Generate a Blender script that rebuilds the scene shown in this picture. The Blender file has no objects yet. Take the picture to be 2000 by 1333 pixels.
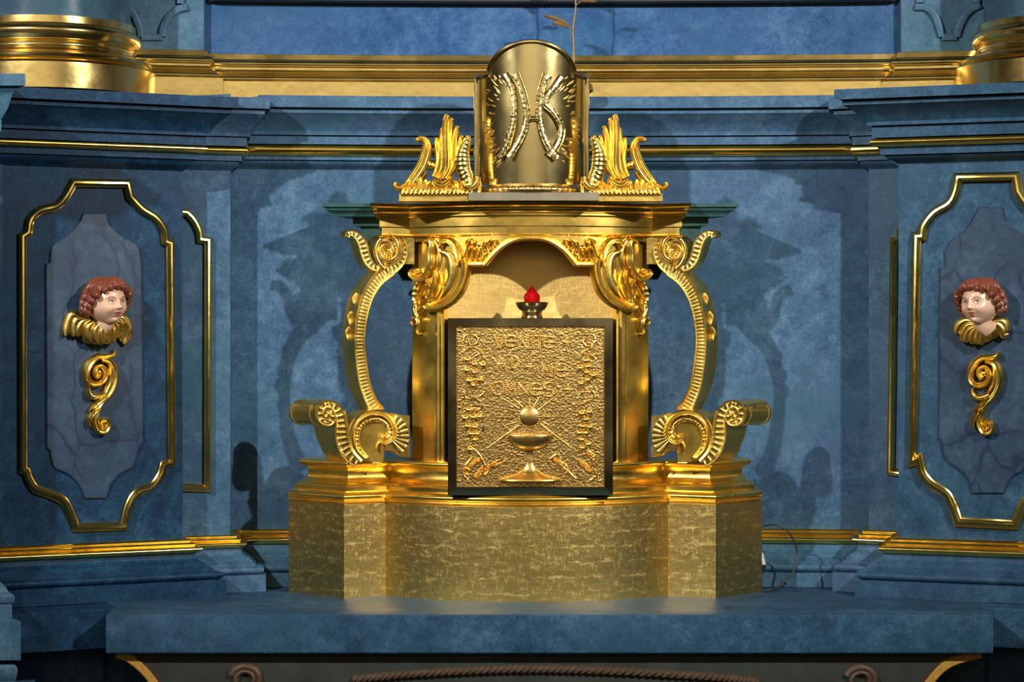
import bpy, bmesh, math, random
from mathutils import Vector, Matrix, noise
from math import sin, cos, pi, radians, sqrt, atan2, exp

scene = bpy.context.scene
COL = scene.collection
random.seed(7)

# ------------------------------------------------------------------ camera
D0, S, HPX, Z0 = 5.2, 0.00125, 650.0, 1.6475
SLAB_Z = 1.0
cd = bpy.data.cameras.new('camera')
cam = bpy.data.objects.new('camera', cd)
COL.objects.link(cam)
cam.location = (0, -D0, Z0)
cam.rotation_euler = (radians(90), 0, 0)
cd.sensor_width = 36.0
cd.lens = 36.0 * (D0 / S) / 2000.0
cd.shift_y = -(666.5 - HPX) / 2000.0
cd.clip_start = 0.05
cd.clip_end = 100
scene.camera = cam

# ------------------------------------------------------------------ light
scene.view_settings.view_transform = 'Standard'
scene.view_settings.look = 'None'
scene.view_settings.gamma = 1.0
scene.view_settings.use_curve_mapping = False
scene.view_settings.exposure = 0.0
scene.cycles.use_denoising = True
scene.cycles.max_bounces = 10
scene.cycles.sample_clamp_indirect = 8.0

world = bpy.data.worlds.new('world')
scene.world = world
world.use_nodes = True
bg = world.node_tree.nodes['Background']
bg.inputs[0].default_value = (0.5, 0.5, 0.52, 1)
bg.inputs[1].default_value = 0.01

def area_light(name, loc, target, size, power, color=(1, 1, 1), shape='DISK', size_y=None, spread=None):
    ld = bpy.data.lights.new(name, 'AREA')
    ld.shape = shape
    ld.size = size
    if size_y:
        ld.size_y = size_y
    ld.energy = power
    ld.color = color
    if spread:
        ld.spread = radians(spread)
    o = bpy.data.objects.new(name, ld)
    COL.objects.link(o)
    o.location = loc
    o.rotation_euler = (Vector(target) - Vector(loc)).to_track_quat('-Z', 'Y').to_euler()
    return o

TGT = (0.05, 0.1, 1.85)
area_light('spotlight', (2.65, -3.5, 3.72), TGT, 0.10, 22, (1, 0.97, 0.92), spread=48)
area_light('spotlight', (-2.62, -3.5, 3.85), TGT, 0.10, 21, (1, 0.97, 0.92), spread=48)
# added unseen lights: brighten the far nave wall for the gold to reflect
for x_ in (-2.6, 0.0, 2.6):
    area_light('added_nave_light', (x_, -11.6, 6.5), (x_, -14.0, 4.2), 0.9, 72, (1, 0.97, 0.93), spread=130)

# ------------------------------------------------------------------ helpers
def W(px, py, y):
    k = S * (1 + y / D0)
    return Vector(((px - 1000) * k, y, Z0 + (HPX - py) * k))

def PX(px, y):
    return (px - 1000) * S * (1 + y / D0)

def ZP(py, y):
    return Z0 + (HPX - py) * S * (1 + y / D0)

def MM(n, y=0.0):
    return n * S * (1 + y / D0)

class MB:
    def __init__(self):
        self.v, self.f = [], []
    def add(self, v, f):
        n = len(self.v)
        self.v += [Vector(p) for p in v]
        self.f += [tuple(i + n for i in q) for q in f]
        return self
    def mirrored(self, xc):
        m = MB()
        m.v = [Vector((2 * xc - p.x, p.y, p.z)) for p in self.v]
        m.f = [tuple(reversed(q)) for q in self.f]
        return m

ORIGIN = {}

def root_of(o):
    while o.parent:
        o = o.parent
    return o

def obj(name, mb, mat, parent=None, angle=38, origin=None, flip=False):
    me = bpy.data.meshes.new(name)
    if parent is not None:
        off = Vector(root_of(parent).location)
    else:
        off = Vector(origin) if origin is not None else Vector((0, 0, 0))
    me.from_pydata([tuple(p - off) for p in mb.v], [], mb.f)
    bm = bmesh.new()
    bm.from_mesh(me)
    bmesh.ops.recalc_face_normals(bm, faces=bm.faces)
    bm.to_mesh(me)
    bm.free()
    me.polygons.foreach_set('use_smooth', [True] * len(me.polygons))
    me.set_sharp_from_angle(angle=radians(angle))
    me.materials.append(mat)
    o = bpy.data.objects.new(name, me)
    COL.objects.link(o)
    if parent is not None:
        o.parent = parent
    else:
        o.location = off
    return o

def empty(name, loc, label=None, cat=None, group=None, kind=None):
    o = bpy.data.objects.new(name, None)
    o.empty_display_size = 0.05
    COL.objects.link(o)
    o.location = loc
    return tag(o, label, cat, group, kind)

def tag(o, label=None, cat=None, group=None, kind=None):
    if label: o['label'] = label
    if cat: o['category'] = cat
    if group: o['group'] = group
    if kind: o['kind'] = kind
    return o

def cr(pts, n=6, closed=False):
    """Catmull-Rom through points (any dimension tuples)."""
    P = [Vector(p) for p in pts]
    out = []
    m = len(P)
    segs = m if closed else m - 1
    for i in range(segs):
        p1, p2 = P[i], P[(i + 1) % m]
        p0 = P[i - 1] if (i > 0 or closed) else p1 * 2 - p2
        p3 = P[(i + 2) % m] if (i + 2 < m or closed) else p2 * 2 - p1
        for j in range(n):
            t = j / n
            out.append(0.5 * ((2 * p1) + (p2 - p0) * t + (2 * p0 - 5 * p1 + 4 * p2 - p3) * t * t + (3 * p1 - p0 - 3 * p2 + p3) * t ** 3))
    if not closed:
        out.append(P[-1])
    return out

def lerp_table(tab, u):
    if u <= tab[0][0]:
        return tab[0][1]
    for (a, x), (b, y) in zip(tab, tab[1:]):
        if u <= b:
            t = (u - a) / (b - a) if b > a else 0
            return x + (y - x) * t
    return tab[-1][1]

def sweep(mb, pts, cs, N=Vector((0, -1, 0)), closed=False, caps=True, ortho=True, nfn=None):
    """pts: 3d points; cs(u)-> closed list of (a,b): a along side (N x T), b along N."""
    pts = [Vector(p) for p in pts]
    m = len(pts)
    L = [0.0]
    for i in range(1, m):
        L.append(L[-1] + (pts[i] - pts[i - 1]).length)
    tot = L[-1] or 1
    V, F = [], []
    k = None
    for i, p in enumerate(pts):
        a = pts[i - 1] if (i > 0 or closed) else None
        b = pts[(i + 1) % m] if (i < m - 1 or closed) else None
        d1 = (p - a).normalized() if a is not None and (p - a).length > 1e-9 else None
        d2 = (b - p).normalized() if b is not None and (b - p).length > 1e-9 else None
        if d1 is None: d1 = d2
        if d2 is None: d2 = d1
        T = d1 + d2
        if T.length < 1e-6: T = d1
        T = T.normalized()
        n = (nfn(i) if nfn else N)
        if ortho:
            n = (n - T * n.dot(T))
            n = n.normalized() if n.length > 1e-6 else Vector((0, -1, 0))
        s = n.cross(T)
        s = s.normalized() if s.length > 1e-6 else Vector((1, 0, 0))
        c = max(0.6, T.dot(d1))
        ring = cs(L[i] / tot)
        k = len(ring)
        for (x, y) in ring:
            V.append(p + s * (x / c) + n * y)
    for i in range(m if closed else m - 1):
        j = (i + 1) % m
        for q in range(k):
            r = (q + 1) % k
            F.append((i * k + q, i * k + r, j * k + r, j * k + q))
    if caps and not closed:
        F.append(tuple(range(k - 1, -1, -1)))
        F.append(tuple((m - 1) * k + q for q in range(k)))
    mb.add(V, F)
    return mb

def cs_round(r, n=8, flat=1.0, taper=None):
    def f(u):
        k = r * (taper(u) if taper else 1)
        return [(k * cos(2 * pi * i / n), k * flat * sin(2 * pi * i / n)) for i in range(n)]
    return f

def cs_leaf(w, h, ridges=3, amp=0.25, n=14, wf=None, hf=None, back=0.25, ribs=0, ribamp=0.0, edge=0.0, dome=0.6):
    """ridged lens; w half-width, h height."""
    def f(u):
        ww = w * (wf(u) if wf else 1)
        hh = h * (hf(u) if hf else 1)
        if ribs:
            hh *= 1 + ribamp * sin(2 * pi * ribs * u)
            ww *= 1 + 0.10 * edge * sin(2 * pi * ribs * u)
        top = []
        for i in range(n + 1):
            a = -1 + 2 * i / n
            prof = (1 - dome) + dome * sqrt(max(0, 1 - a * a))
            if abs(a) > 0.999: prof *= 0.35
            b = hh * prof * (1 - amp * (0.5 + 0.5 * cos(pi * ridges * a + (pi if ridges % 2 else 0))))
            top.append((a * ww, b))
        bot = [(ww, -hh * back), (-ww, -hh * back)]
        return top + bot
    return f

def tip(u, p=0.5, a=0.15, end=0.15, b=None):
    """width profile: grows from the root, tapers at the tip."""
    return max(end, min(1.0, (u / a) ** p if a > 0 and u < a else 1.0) * (1 if u < (b or 0.7) else max(end, 1 - ((u - (b or 0.7)) / (1 - (b or 0.7))) ** 2 * (1 - end))))

def ball(mb, c, r, n=10, m=7, sc=(1, 1, 1)):
    c = Vector(c)
    V = [c + Vector((0, 0, r * sc[2]))]
    for i in range(1, m):
        t = pi * i / m
        for j in range(n):
            a = 2 * pi * j / n
            V.append(c + Vector((r * sc[0] * sin(t) * cos(a), r * sc[1] * sin(t) * sin(a), r * sc[2] * cos(t))))
    V.append(c - Vector((0, 0, r * sc[2])))
    F = []
    for j in range(n):
        F.append((0, 1 + j, 1 + (j + 1) % n))
        F.append((len(V) - 1, 1 + (m - 2) * n + (j + 1) % n, 1 + (m - 2) * n + j))
    for i in range(m - 2):
        for j in range(n):
            a, b = 1 + i * n + j, 1 + i * n + (j + 1) % n
            F.append((a, a + n, b + n, b))
    mb.add(V, F)
    return mb

def lathe(mb, c, prof, n=48, flat_y=1.0, radial=None):
    """prof: list of (r, z) ; c axis base (x,y)."""
    V, F = [], []
    m = len(prof)
    for i, (r, z) in enumerate(prof):
        for j in range(n):
            a = 2 * pi * j / n
            rr = r * (radial(a, i) if radial else 1)
            V.append(Vector((c[0] + rr * cos(a), c[1] + rr * flat_y * sin(a), z)))
    for i in range(m - 1):
        for j in range(n):
            k = (j + 1) % n
            F.append((i * n + j, i * n + k, (i + 1) * n + k, (i + 1) * n + j))
    F.append(tuple(range(n)))
    F.append(tuple((m - 1) * n + j for j in range(n - 1, -1, -1)))
    mb.add(V, F)
    return mb

def prism(mb, front, vec):
    n = len(front)
    vec = Vector(vec)
    V = [Vector(p) for p in front] + [Vector(p) + vec for p in front]
    F = [tuple(range(n)), tuple(range(2 * n - 1, n - 1, -1))]
    for i in range(n):
        j = (i + 1) % n
        F.append((i, j, n + j, n + i))
    mb.add(V, F)
    return mb

def box(mb, lo, hi):
    x0, y0, z0 = lo
    x1, y1, z1 = hi
    prism(mb, [(x0, y0, z0), (x1, y0, z0), (x1, y0, z1), (x0, y0, z1)], (0, y1 - y0, 0))
    return mb

def plate(mb, ffn, bfn, nu, nv):
    """closed solid between two (u,v) surfaces."""
    V = [ffn(i / nu, j / nv) for i in range(nu + 1) for j in range(nv + 1)]
    V += [bfn(i / nu, j / nv) for i in range(nu + 1) for j in range(nv + 1)]
    o = (nu + 1) * (nv + 1)
    F = []
    ix = lambda i, j: i * (nv + 1) + j
    for i in range(nu):
        for j in range(nv):
            q = (ix(i, j), ix(i + 1, j), ix(i + 1, j + 1), ix(i, j + 1))
            F.append(q)
            F.append(tuple(o + t for t in reversed(q)))
    for i in range(nu):
        F.append((ix(i, 0), o + ix(i, 0), o + ix(i + 1, 0), ix(i + 1, 0)))
        F.append((ix(i, nv), ix(i + 1, nv), o + ix(i + 1, nv), o + ix(i, nv)))
    for j in range(nv):
        F.append((ix(0, j), ix(0, j + 1), o + ix(0, j + 1), o + ix(0, j)))
        F.append((ix(nu, j), o + ix(nu, j), o + ix(nu, j + 1), ix(nu, j + 1)))
    mb.add(V, F)
    return mb

# plan-path mouldings -------------------------------------------------
def offsets(path):
    """mitre vectors for every path vertex (outward normal faces the viewer)."""
    P = [Vector((p[0], p[1])) for p in path]
    nrm = []
    for a, b in zip(P, P[1:]):
        d = (b - a).normalized()
        nrm.append(Vector((d.y, -d.x)))
    M = []
    for i in range(len(P)):
        if i == 0: M.append(nrm[0])
        elif i == len(P) - 1: M.append(nrm[-1])
        else:
            s = nrm[i - 1] + nrm[i]
            M.append(s / (1 + max(-0.6, nrm[i - 1].dot(nrm[i]))))
    return P, M

def moulding(mb, path, prof, i0=0, i1=None, back=-0.03):
    """prof: (offset, z) from top to bottom; closed at the back by offset `back`."""
    P, M = offsets(path)
    i1 = len(P) - 1 if i1 is None else i1
    ring = [(back, prof[0][1])] + list(prof) + [(back, prof[-1][1])]
    k = len(ring)
    V, F = [], []
    for i in range(i0, i1 + 1):
        for (o, z) in ring:
            q = P[i] + M[i] * o
            V.append(Vector((q.x, q.y, z)))
    m = i1 - i0 + 1
    for i in range(m - 1):
        for q in range(k):
            r = (q + 1) % k
            F.append((i * k + q, i * k + r, (i + 1) * k + r, (i + 1) * k + q))
    F.append(tuple(range(k)))
    F.append(tuple((m - 1) * k + q for q in range(k - 1, -1, -1)))
    mb.add(V, F)
    return mb

def smooth_prof(tab, n=4):
    """tab items: (off, py) hard points, or ('s', off, py) smooth through-point -> dense curve."""
    out, run = [], []
    for t in tab:
        if t[0] == 's':
            run.append((t[1], t[2]))
        else:
            if run:
                pts = [out[-1]] + run + [t]
                c = cr([(a, b, 0) for a, b in pts], n)
                out += [(p.x, p.y) for p in c[1:]]
                run = []
            else:
                out.append(t)
    return out

def pyprof(tab, yref, scale=1.0, n=4, slope=0.95):
    """turn (offset, py) table into (offset, z) given the die's depth at the reference."""
    return [(o * scale, ZP(py, yref - o * scale * slope)) for o, py in smooth_prof(tab, n)]

# ------------------------------------------------------------------ materials
class NT:
    def __init__(self, name):
        self.m = bpy.data.materials.new(name)
        self.m.use_nodes = True
        self.t = self.m.node_tree
        self.t.nodes.clear()
        self.out = self.n('ShaderNodeOutputMaterial')
        self.b = self.n('ShaderNodeBsdfPrincipled')
        self.l(self.b.outputs[0], self.out.inputs[0])
        self.pos = self.n('ShaderNodeNewGeometry').outputs['Position']
    def n(self, ty, **kw):
        o = self.t.nodes.new(ty)
        for k, v in kw.items():
            setattr(o, k, v)
        return o
    def l(self, a, b):
        self.t.links.new(a, b)
    def mapping(self, scale):
        m = self.n('ShaderNodeMapping')
        m.inputs['Scale'].default_value = scale if hasattr(scale, '__len__') else (scale,) * 3
        self.l(self.pos, m.inputs['Vector'])
        return m.outputs[0]
    def noise(self, scale, detail=4, rough=0.55, vec=None, dist=0.0):
        t = self.n('ShaderNodeTexNoise')
        t.inputs['Scale'].default_value = scale
        t.inputs['Detail'].default_value = detail
        t.inputs['Roughness'].default_value = rough
        t.inputs['Distortion'].default_value = dist
        self.l(vec or self.pos, t.inputs['Vector'])
        return t.outputs['Fac']
    def ramp(self, fac, stops):
        r = self.n('ShaderNodeValToRGB')
        e = r.color_ramp.elements
        while len(e) < len(stops):
            e.new(0.5)
        for i, (p, c) in enumerate(stops):
            e[i].position = p
            e[i].color = tuple(c) + (1,) if len(c) == 3 else c
        self.l(fac, r.inputs[0])
        return r.outputs[0]
    def mix(self, fac, a, b, mode='MIX'):
        m = self.n('ShaderNodeMix', data_type='RGBA', blend_type=mode)
        if isinstance(fac, (int, float)): m.inputs[0].default_value = fac
        else: self.l(fac, m.inputs[0])
        for s, i in ((a, 6), (b, 7)):
            if isinstance(s, tuple): m.inputs[i].default_value = s + (1,) if len(s) == 3 else s
            else: self.l(s, m.inputs[i])
        return m.outputs[2]
    def mapr(self, v, a, b, c, d):
        m = self.n('ShaderNodeMapRange')
        for i, x in enumerate((a, b, c, d)):
            m.inputs[i + 1].default_value = x
        self.l(v, m.inputs[0])
        return m.outputs[0]
    def math(self, op, a, b=None):
        m = self.n('ShaderNodeMath', operation=op)
        for s, i in ((a, 0), (b, 1)):
            if s is None: continue
            if isinstance(s, (int, float)): m.inputs[i].default_value = s
            else: self.l(s, m.inputs[i])
        return m.outputs[0]
    def bump(self, h, strength, dist, prev=None):
        b = self.n('ShaderNodeBump')
        b.inputs['Strength'].default_value = strength
        b.inputs['Distance'].default_value = dist
        self.l(h, b.inputs['Height'])
        if prev is not None:
            self.l(prev, b.inputs['Normal'])
        return b.outputs[0]
    def set(self, **kw):
        for k, v in kw.items():
            i = self.b.inputs[k.replace('_', ' ')]
            if isinstance(v, (int, float)): i.default_value = v
            elif isinstance(v, tuple): i.default_value = v + (1,) if len(v) == 3 else v
            else: self.l(v, i)
        return self

def srgb(r, g, b):
    f = lambda c: (c / 255 / 12.92) if c / 255 <= 0.04045 else ((c / 255 + 0.055) / 1.055) ** 2.4
    return (f(r), f(g), f(b))

def blue_paint(name, dark, mid, light, rough=0.5, purple=0.25):
    t = NT(name)
    a = t.noise(6.5, 7, 0.68)
    b = t.noise(34, 6, 0.7)
    c = t.noise(160, 3, 0.6)
    f = t.math('ADD', t.math('MULTIPLY', a, 0.42), t.math('ADD', t.math('MULTIPLY', b, 0.33), t.math('MULTIPLY', c, 0.25)))
    col = t.ramp(f, [(0.37, dark), (0.5, mid), (0.63, light)])
    h = t.noise(2.6, 3, 0.5)
    hm = t.mapr(h, 0.42, 0.66, 0, 1)
    col = t.mix(t.math('MULTIPLY', hm, purple * 1.6), col, (mid[0] * 1.55, mid[1] * 1.08, mid[2] * 1.12))
    g = t.noise(3.4, 3, 0.5, vec=t.mapping((1.0, 1.0, 1.7)))
    gm = t.mapr(g, 0.5, 0.72, 0, 0.5)
    col = t.mix(gm, col, (mid[0] * 0.78, mid[1] * 1.02, mid[2] * 0.86))
    st = t.noise(1.0, 5, 0.6, vec=t.mapping((14, 14, 190)))
    bp = t.bump(st, 0.035, 0.002)
    bp = t.bump(b, 0.18, 0.002, bp)
    rg = t.mapr(a, 0.3, 0.7, rough - 0.08, rough + 0.12)
    t.set(Base_Color=col, Roughness=rg, Normal=bp, Specular_IOR_Level=0.14)
    return t.m

BLUE = blue_paint('blue_paint', srgb(34, 58, 82), srgb(55, 84, 110), srgb(82, 112, 136))
BLUE_UP = blue_paint('blue_paint_bright', srgb(22, 52, 94), srgb(44, 80, 122), srgb(72, 106, 142), 0.42)
BLUE_GREY = blue_paint('blue_paint_grey', srgb(42, 70, 92), srgb(64, 98, 122), srgb(90, 122, 146), 0.42)
BLUE_DARK_DIM = blue_paint('blue_paint_dark_dimmed', srgb(8, 28, 44), srgb(20, 50, 76), srgb(40, 78, 106), 0.5, 0.1)  # left pedestal: darker paint, with some spotlight falloff put into the colour
BLUE_MID = blue_paint('blue_paint_mid', srgb(22, 46, 64), srgb(40, 70, 94), srgb(64, 98, 122), 0.5, 0.2)  # slab and right pedestal; the pedestal's tone includes some spotlight falloff
BLUE_GLOSS = blue_paint('blue_paint_varnished', srgb(36, 60, 76), srgb(54, 82, 100), srgb(76, 102, 118), 0.24, 0.4)
TEAL = blue_paint('teal_paint', srgb(32, 60, 62), srgb(44, 74, 76), srgb(56, 88, 90), 0.5, 0.0)

def marble_paint():
    t = NT('blue_marbling')
    a = t.noise(6, 5, 0.6)
    b = t.noise(50, 4, 0.6)
    f = t.math('ADD', t.math('MULTIPLY', a, 0.6), t.math('MULTIPLY', b, 0.4))
    col = t.ramp(f, [(0.36, srgb(26, 45, 66)), (0.5, srgb(39, 60, 82)), (0.64, srgb(56, 78, 99))])
    # veins : stretched cell edges wobbling with noise
    nn = t.n('ShaderNodeTexNoise'); nn.inputs['Scale'].default_value = 7; nn.inputs['Detail'].default_value = 4
    t.l(t.pos, nn.inputs['Vector'])
    v = t.n('ShaderNodeVectorMath', operation='MULTIPLY_ADD')
    t.l(nn.outputs['Color'], v.inputs[0]); v.inputs[1].default_value = (0.11, 0.11, 0.11); t.l(t.pos, v.inputs[2])
    mp = t.n('ShaderNodeMapping'); mp.inputs['Rotation'].default_value = (0.3, radians(38), 0.2); mp.inputs['Scale'].default_value = (1.0, 1.0, 0.6)
    t.l(v.outputs[0], mp.inputs['Vector'])
    vo = t.n('ShaderNodeTexVoronoi', feature='DISTANCE_TO_EDGE'); vo.inputs['Scale'].default_value = 8.0
    t.l(mp.outputs[0], vo.inputs['Vector'])
    vein = t.mapr(vo.outputs['Distance'], 0.0, 0.055, 1, 0)
    wide = t.mapr(vo.outputs['Distance'], 0.0, 0.22, 0.55, 0)
    mask = t.mapr(t.noise(5.1, 2, 0.5), 0.34, 0.46, 0, 1)
    fac = t.math('MULTIPLY', t.math('MAXIMUM', t.math('POWER', vein, 1.5), t.math('MULTIPLY', wide, wide)), mask)
    col = t.mix(t.math('MULTIPLY', fac, 0.9), col, srgb(16, 30, 62))
    t.set(Base_Color=col, Roughness=0.42, Normal=t.bump(b, 0.1, 0.0015), Specular_IOR_Level=0.35)
    return t.m
MARBLE = marble_paint()

def gold(name, base, rough, wob=0.3, wobscale=28, leaf=0.0, fine=0.06, dark=None, rmin=None):
    t = NT(name)
    w = t.noise(wobscale, 2, 0.5)
    f = t.noise(260, 3, 0.6)
    bp = t.bump(w, wob, 0.004)
    bp = t.bump(f, fine, 0.001, bp)
    col = base
    hue = t.noise(11, 3, 0.55)
    col = t.mix(t.mapr(hue, 0.35, 0.7, 0, 0.5), base, tuple(c * k for c, k in zip(base, (0.95, 0.91, 0.82))))
    if leaf:
        # overlapping gold leaves: horizontal seams every 37 mm with scuffs along them
        sep = t.n('ShaderNodeSeparateXYZ'); t.l(t.pos, sep.inputs[0])
        wv = t.math('ADD', sep.outputs[2], t.math('MULTIPLY', t.math('SUBTRACT', t.noise(7, 5, 0.65), 0.5), 0.045))
        fr = t.math('FRACT', t.math('MULTIPLY', wv, 27.0))
        seam = t.mapr(t.math('ABSOLUTE', t.math('SUBTRACT', fr, 0.5)), 0.0, 0.12, 1, 0)
        scr = t.noise(1.0, 7, 0.8, vec=t.mapping((38, 38, 80)), dist=0.6)
        scr2 = t.noise(1.0, 5, 0.7, vec=t.mapping((300, 300, 40)))
        sm = t.math('MULTIPLY', seam, t.mapr(scr, 0.47, 0.60, 0, 1))
        sm2 = t.mapr(t.math('ADD', t.math('MULTIPLY', scr, 0.6), t.math('MULTIPLY', scr2, 0.4)), 0.51, 0.60, 0, 0.7)
        sc = t.math('MAXIMUM', sm, sm2)
        col = t.mix(t.math('MULTIPLY', sc, leaf * .8), col, srgb(238, 222, 150))
        bp = t.bump(t.math('ADD', scr, t.math('MULTIPLY', scr2, 0.6)), 0.22, 0.003, bp)
        rg = t.mapr(sc, 0, 1, rough, min(0.75, rough + 0.22))
    else:
        rg = t.mapr(hue, 0.3, 0.7, (rmin or rough * 0.75), rough * 1.2)
    t.set(Base_Color=col, Metallic=1.0, Roughness=rg, Normal=bp)
    return t.m

GB = srgb(238, 206, 122)
GOLD = gold('gold_leaf_burnished', srgb(240, 204, 108), 0.22, 0.2, 22)
GOLD_POL = gold('gold_leaf_polished', srgb(240, 202, 104), 0.24, 0.16, 20)
GOLD_UP = gold('gold_leaf_pale', srgb(236, 208, 134), 0.2, 0.2, 22)
GOLD_TAB = gold('gold_leaf_tabernacle', srgb(242, 204, 98), 0.30, 0.16, 20)
GOLD_ORN = gold('gold_leaf_carved', srgb(242, 208, 112), 0.30, 0.16, 55)
GOLD_MATT = gold('gold_leaf_matt', srgb(230, 198, 118), 0.31, 0.15, 14, leaf=0.42, fine=0.12)
GOLD_SATIN = gold('gold_leaf_satin', srgb(240, 200, 94), 0.32, 0.12, 14, leaf=0.0, fine=0.08)
GOLD_NICHE = gold('gold_leaf_niche', srgb(228, 192, 114), 0.42, 0.12, 14, leaf=0.35, fine=0.08)
BRASS = gold('polished_brass', srgb(226, 206, 144), 0.15, 0.10, 12, fine=0.01)
BRASS_HAM = gold('hammered_brass', srgb(230, 192, 112), 0.3, 0.25, 75, fine=0.05)
BRASS_DULL = gold('chased_brass', srgb(206, 188, 134), 0.22, 0.35, 120, fine=0.05)
SILVER = gold('brushed_nickel', srgb(206, 200, 180), 0.25, 0.05, 20, fine=0.04)
STEEL = gold('dark_brass_frame', srgb(206, 184, 132), 0.2, 0.08, 14, fine=0.02)

def door_metal():
    t = NT('embossed_brass')
    v = t.n('ShaderNodeTexVoronoi'); v.inputs['Scale'].default_value = 190
    t.l(t.pos, v.inputs['Vector'])
    n1 = t.noise(170, 5, 0.65)
    bp = t.bump(n1, 0.32, 0.003)
    bp = t.bump(v.outputs['Distance'], 0.4, 0.0018, bp)
    col = t.mix(t.mapr(n1, 0.35, 0.6, 0, 1), srgb(206, 160, 80), srgb(246, 208, 128))
    t.set(Base_Color=col, Metallic=1.0, Roughness=0.27, Normal=bp)
    return t.m
DOOR = door_metal()

def plain(name, col, rough=0.5, metallic=0.0, spec=0.5, bumpy=0.0, bs=80, var=0.15):
    t = NT(name)
    n = t.noise(bs, 4, 0.6)
    c = t.mix(t.mapr(n, 0.3, 0.7, 0, 1), tuple(x * (1 - var) for x in col), tuple(min(1, x * (1 + var)) for x in col))
    t.set(Base_Color=c, Roughness=rough, Metallic=metallic, Specular_IOR_Level=spec)
    if bumpy:
        t.set(Normal=t.bump(n, bumpy, 0.002))
    return t.m

SKIN = plain('painted_skin', srgb(208, 170, 142), 0.26, bumpy=0.1, bs=40, var=0.05)
BLUSH = plain('painted_blush', srgb(206, 164, 136), 0.28, var=0.05)
HAIR = plain('painted_hair', srgb(116, 60, 40), 0.36, bumpy=0.5, bs=90, var=0.3)
LIP = plain('painted_lips', srgb(150, 62, 52), 0.35)
EYE_W = plain('painted_eye_white', srgb(214, 200, 182), 0.2)
EYE_D = plain('painted_iris', srgb(62, 60, 56), 0.2)
BROW = plain('painted_brow', srgb(96, 62, 42), 0.5)
BLACK = plain('black_rubber', (0.008, 0.008, 0.009), 0.4)
DARK = plain('dark_steel', (0.012, 0.012, 0.014), 0.5)
DARKWOOD = plain('dark_frame_wood', (0.012, 0.011, 0.012), 0.5)
WHITE = plain('white_plastic', (0.6, 0.6, 0.6), 0.4)
POT = plain('brown_wood', srgb(74, 54, 36), 0.45, bumpy=0.3)
TWIG = plain('gilded_twig', srgb(120, 92, 58), 0.45, metallic=0.3, bumpy=0.3, bs=120)
OCHRE = plain('ochre_paint', srgb(176, 132, 54), 0.5, bumpy=0.15)
OLIVE = plain('dark_green_paint', srgb(40, 46, 38), 0.55, bumpy=0.2, bs=14, var=0.35)
UMBER = plain('umber_paint', srgb(74, 54, 38), 0.55, bumpy=0.2, bs=40, var=0.3)
MAROON = plain('maroon_paint', srgb(78, 34, 28), 0.5)
PLASTER = plain('cream_plaster', srgb(206, 198, 180), 0.85, bs=3, var=0.08)
WOOD = plain('dark_oak', srgb(70, 52, 38), 0.5, bs=6, var=0.3)
STONE = plain('stone_floor', srgb(112, 104, 94), 0.5, bs=5, var=0.15)

def red_glass():
    t = NT('red_glass')
    t.set(Base_Color=(0.75, 0.012, 0.02), Roughness=0.04, Transmission_Weight=0.85, IOR=1.5)
    return t.m
RED = red_glass()
# ------------------------------------------------------------------ the church around the altarpiece
def room():
    x0, x1, y0, y1, h = -4.6, 4.6, -14.0, 0.62, 7.0
    t = 0.15
    for nm, lo, hi, m in (('floor', (x0, y0, -0.1), (x1, y1, 0), STONE),
                          ('ceiling', (x0, y0, h), (x1, y1, h + t), PLASTER),
                          ('wall_left', (x0 - t, y0, 0), (x0, y1, h), PLASTER),
                          ('wall_right', (x1, y0, 0), (x1 + t, y1, h), PLASTER),
                          ('wall_front', (x0, y0 - t, 0), (x1, y0, h), PLASTER),
                          ('wall_rear', (x0, y1, 0), (x1, y1 + t, h), BLUE)):
        mb = MB(); box(mb, lo, hi)
        obj(nm, mb, m)['kind'] = 'structure'
    for nm, lo, hi in (('added_panelling_front', (x0 + .06, y0, 0), (x1 - .06, y0 + .08, 2.5)), ('added_panelling_left', (x0, y0, 0), (x0 + .06, y1, 1.5)), ('added_panelling_right', (x1 - .06, y0, 0), (x1, y1, 1.5))):  # added unseen dark panelling; front height shaped for the gold's reflections
        mb = MB(); box(mb, lo, hi)
        obj(nm, mb, WOOD)['kind'] = 'structure'
room()

# ------------------------------------------------------------------ plan of the altarpiece
def xy(px, y): return (PX(px, y), y)
aL, aR = radians(25), radians(20)
B = xy(357, 0.08)
A = (B[0] - 0.4436 * cos(aL), B[1] - 0.4436 * sin(aL))
A0 = (A[0] - 0.03, A[1] + 0.22)
I = xy(345, 0.15)
C = xy(450, 0.19)
D = xy(452, 0.29)
E = xy(1697, 0.29)
F = xy(1697, 0.19)
J = xy(1768, 0.15)
BR = xy(1755, 0.07)
AR = (BR[0] + 0.60 * cos(aR), BR[1] - 0.60 * sin(aR))
back_curve = []
for i in range(1, 24):
    t = i / 24
    x = D[0] + (E[0] - D[0]) * t
    back_curve.append((x, 0.29 + 0.05 * (1 - (2 * t - 1) ** 2)))
PATH = [A0, A, B, I, C, D] + back_curve + [E, F, J, BR, AR]
iA0, iA, iB, iI, iC, iD = 0, 1, 2, 3, 4, 5
iE = iD + len(back_curve) + 1
iF, iJ, iBR, iAR = iE + 1, iE + 2, iE + 3, iE + 4

def cornice_tab(o):   # o: list of py for [coronaTop, coronaBot, fil0, fil1, cyEnd, fas0, fas1]
    return [(.105, o[0]), (.105, o[1]), (.096, o[1]), (.096, o[2]), (.092, o[2]), (.092, o[3]),
            ('s', .084, o[3] + .15 * (o[4] - o[3])), ('s', .066, o[3] + .55 * (o[4] - o[3])), ('s', .056, o[3] + .85 * (o[4] - o[3])), (.052, o[4]),
            (.052, o[5]), (.044, o[5]), (.044, o[6])]

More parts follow.
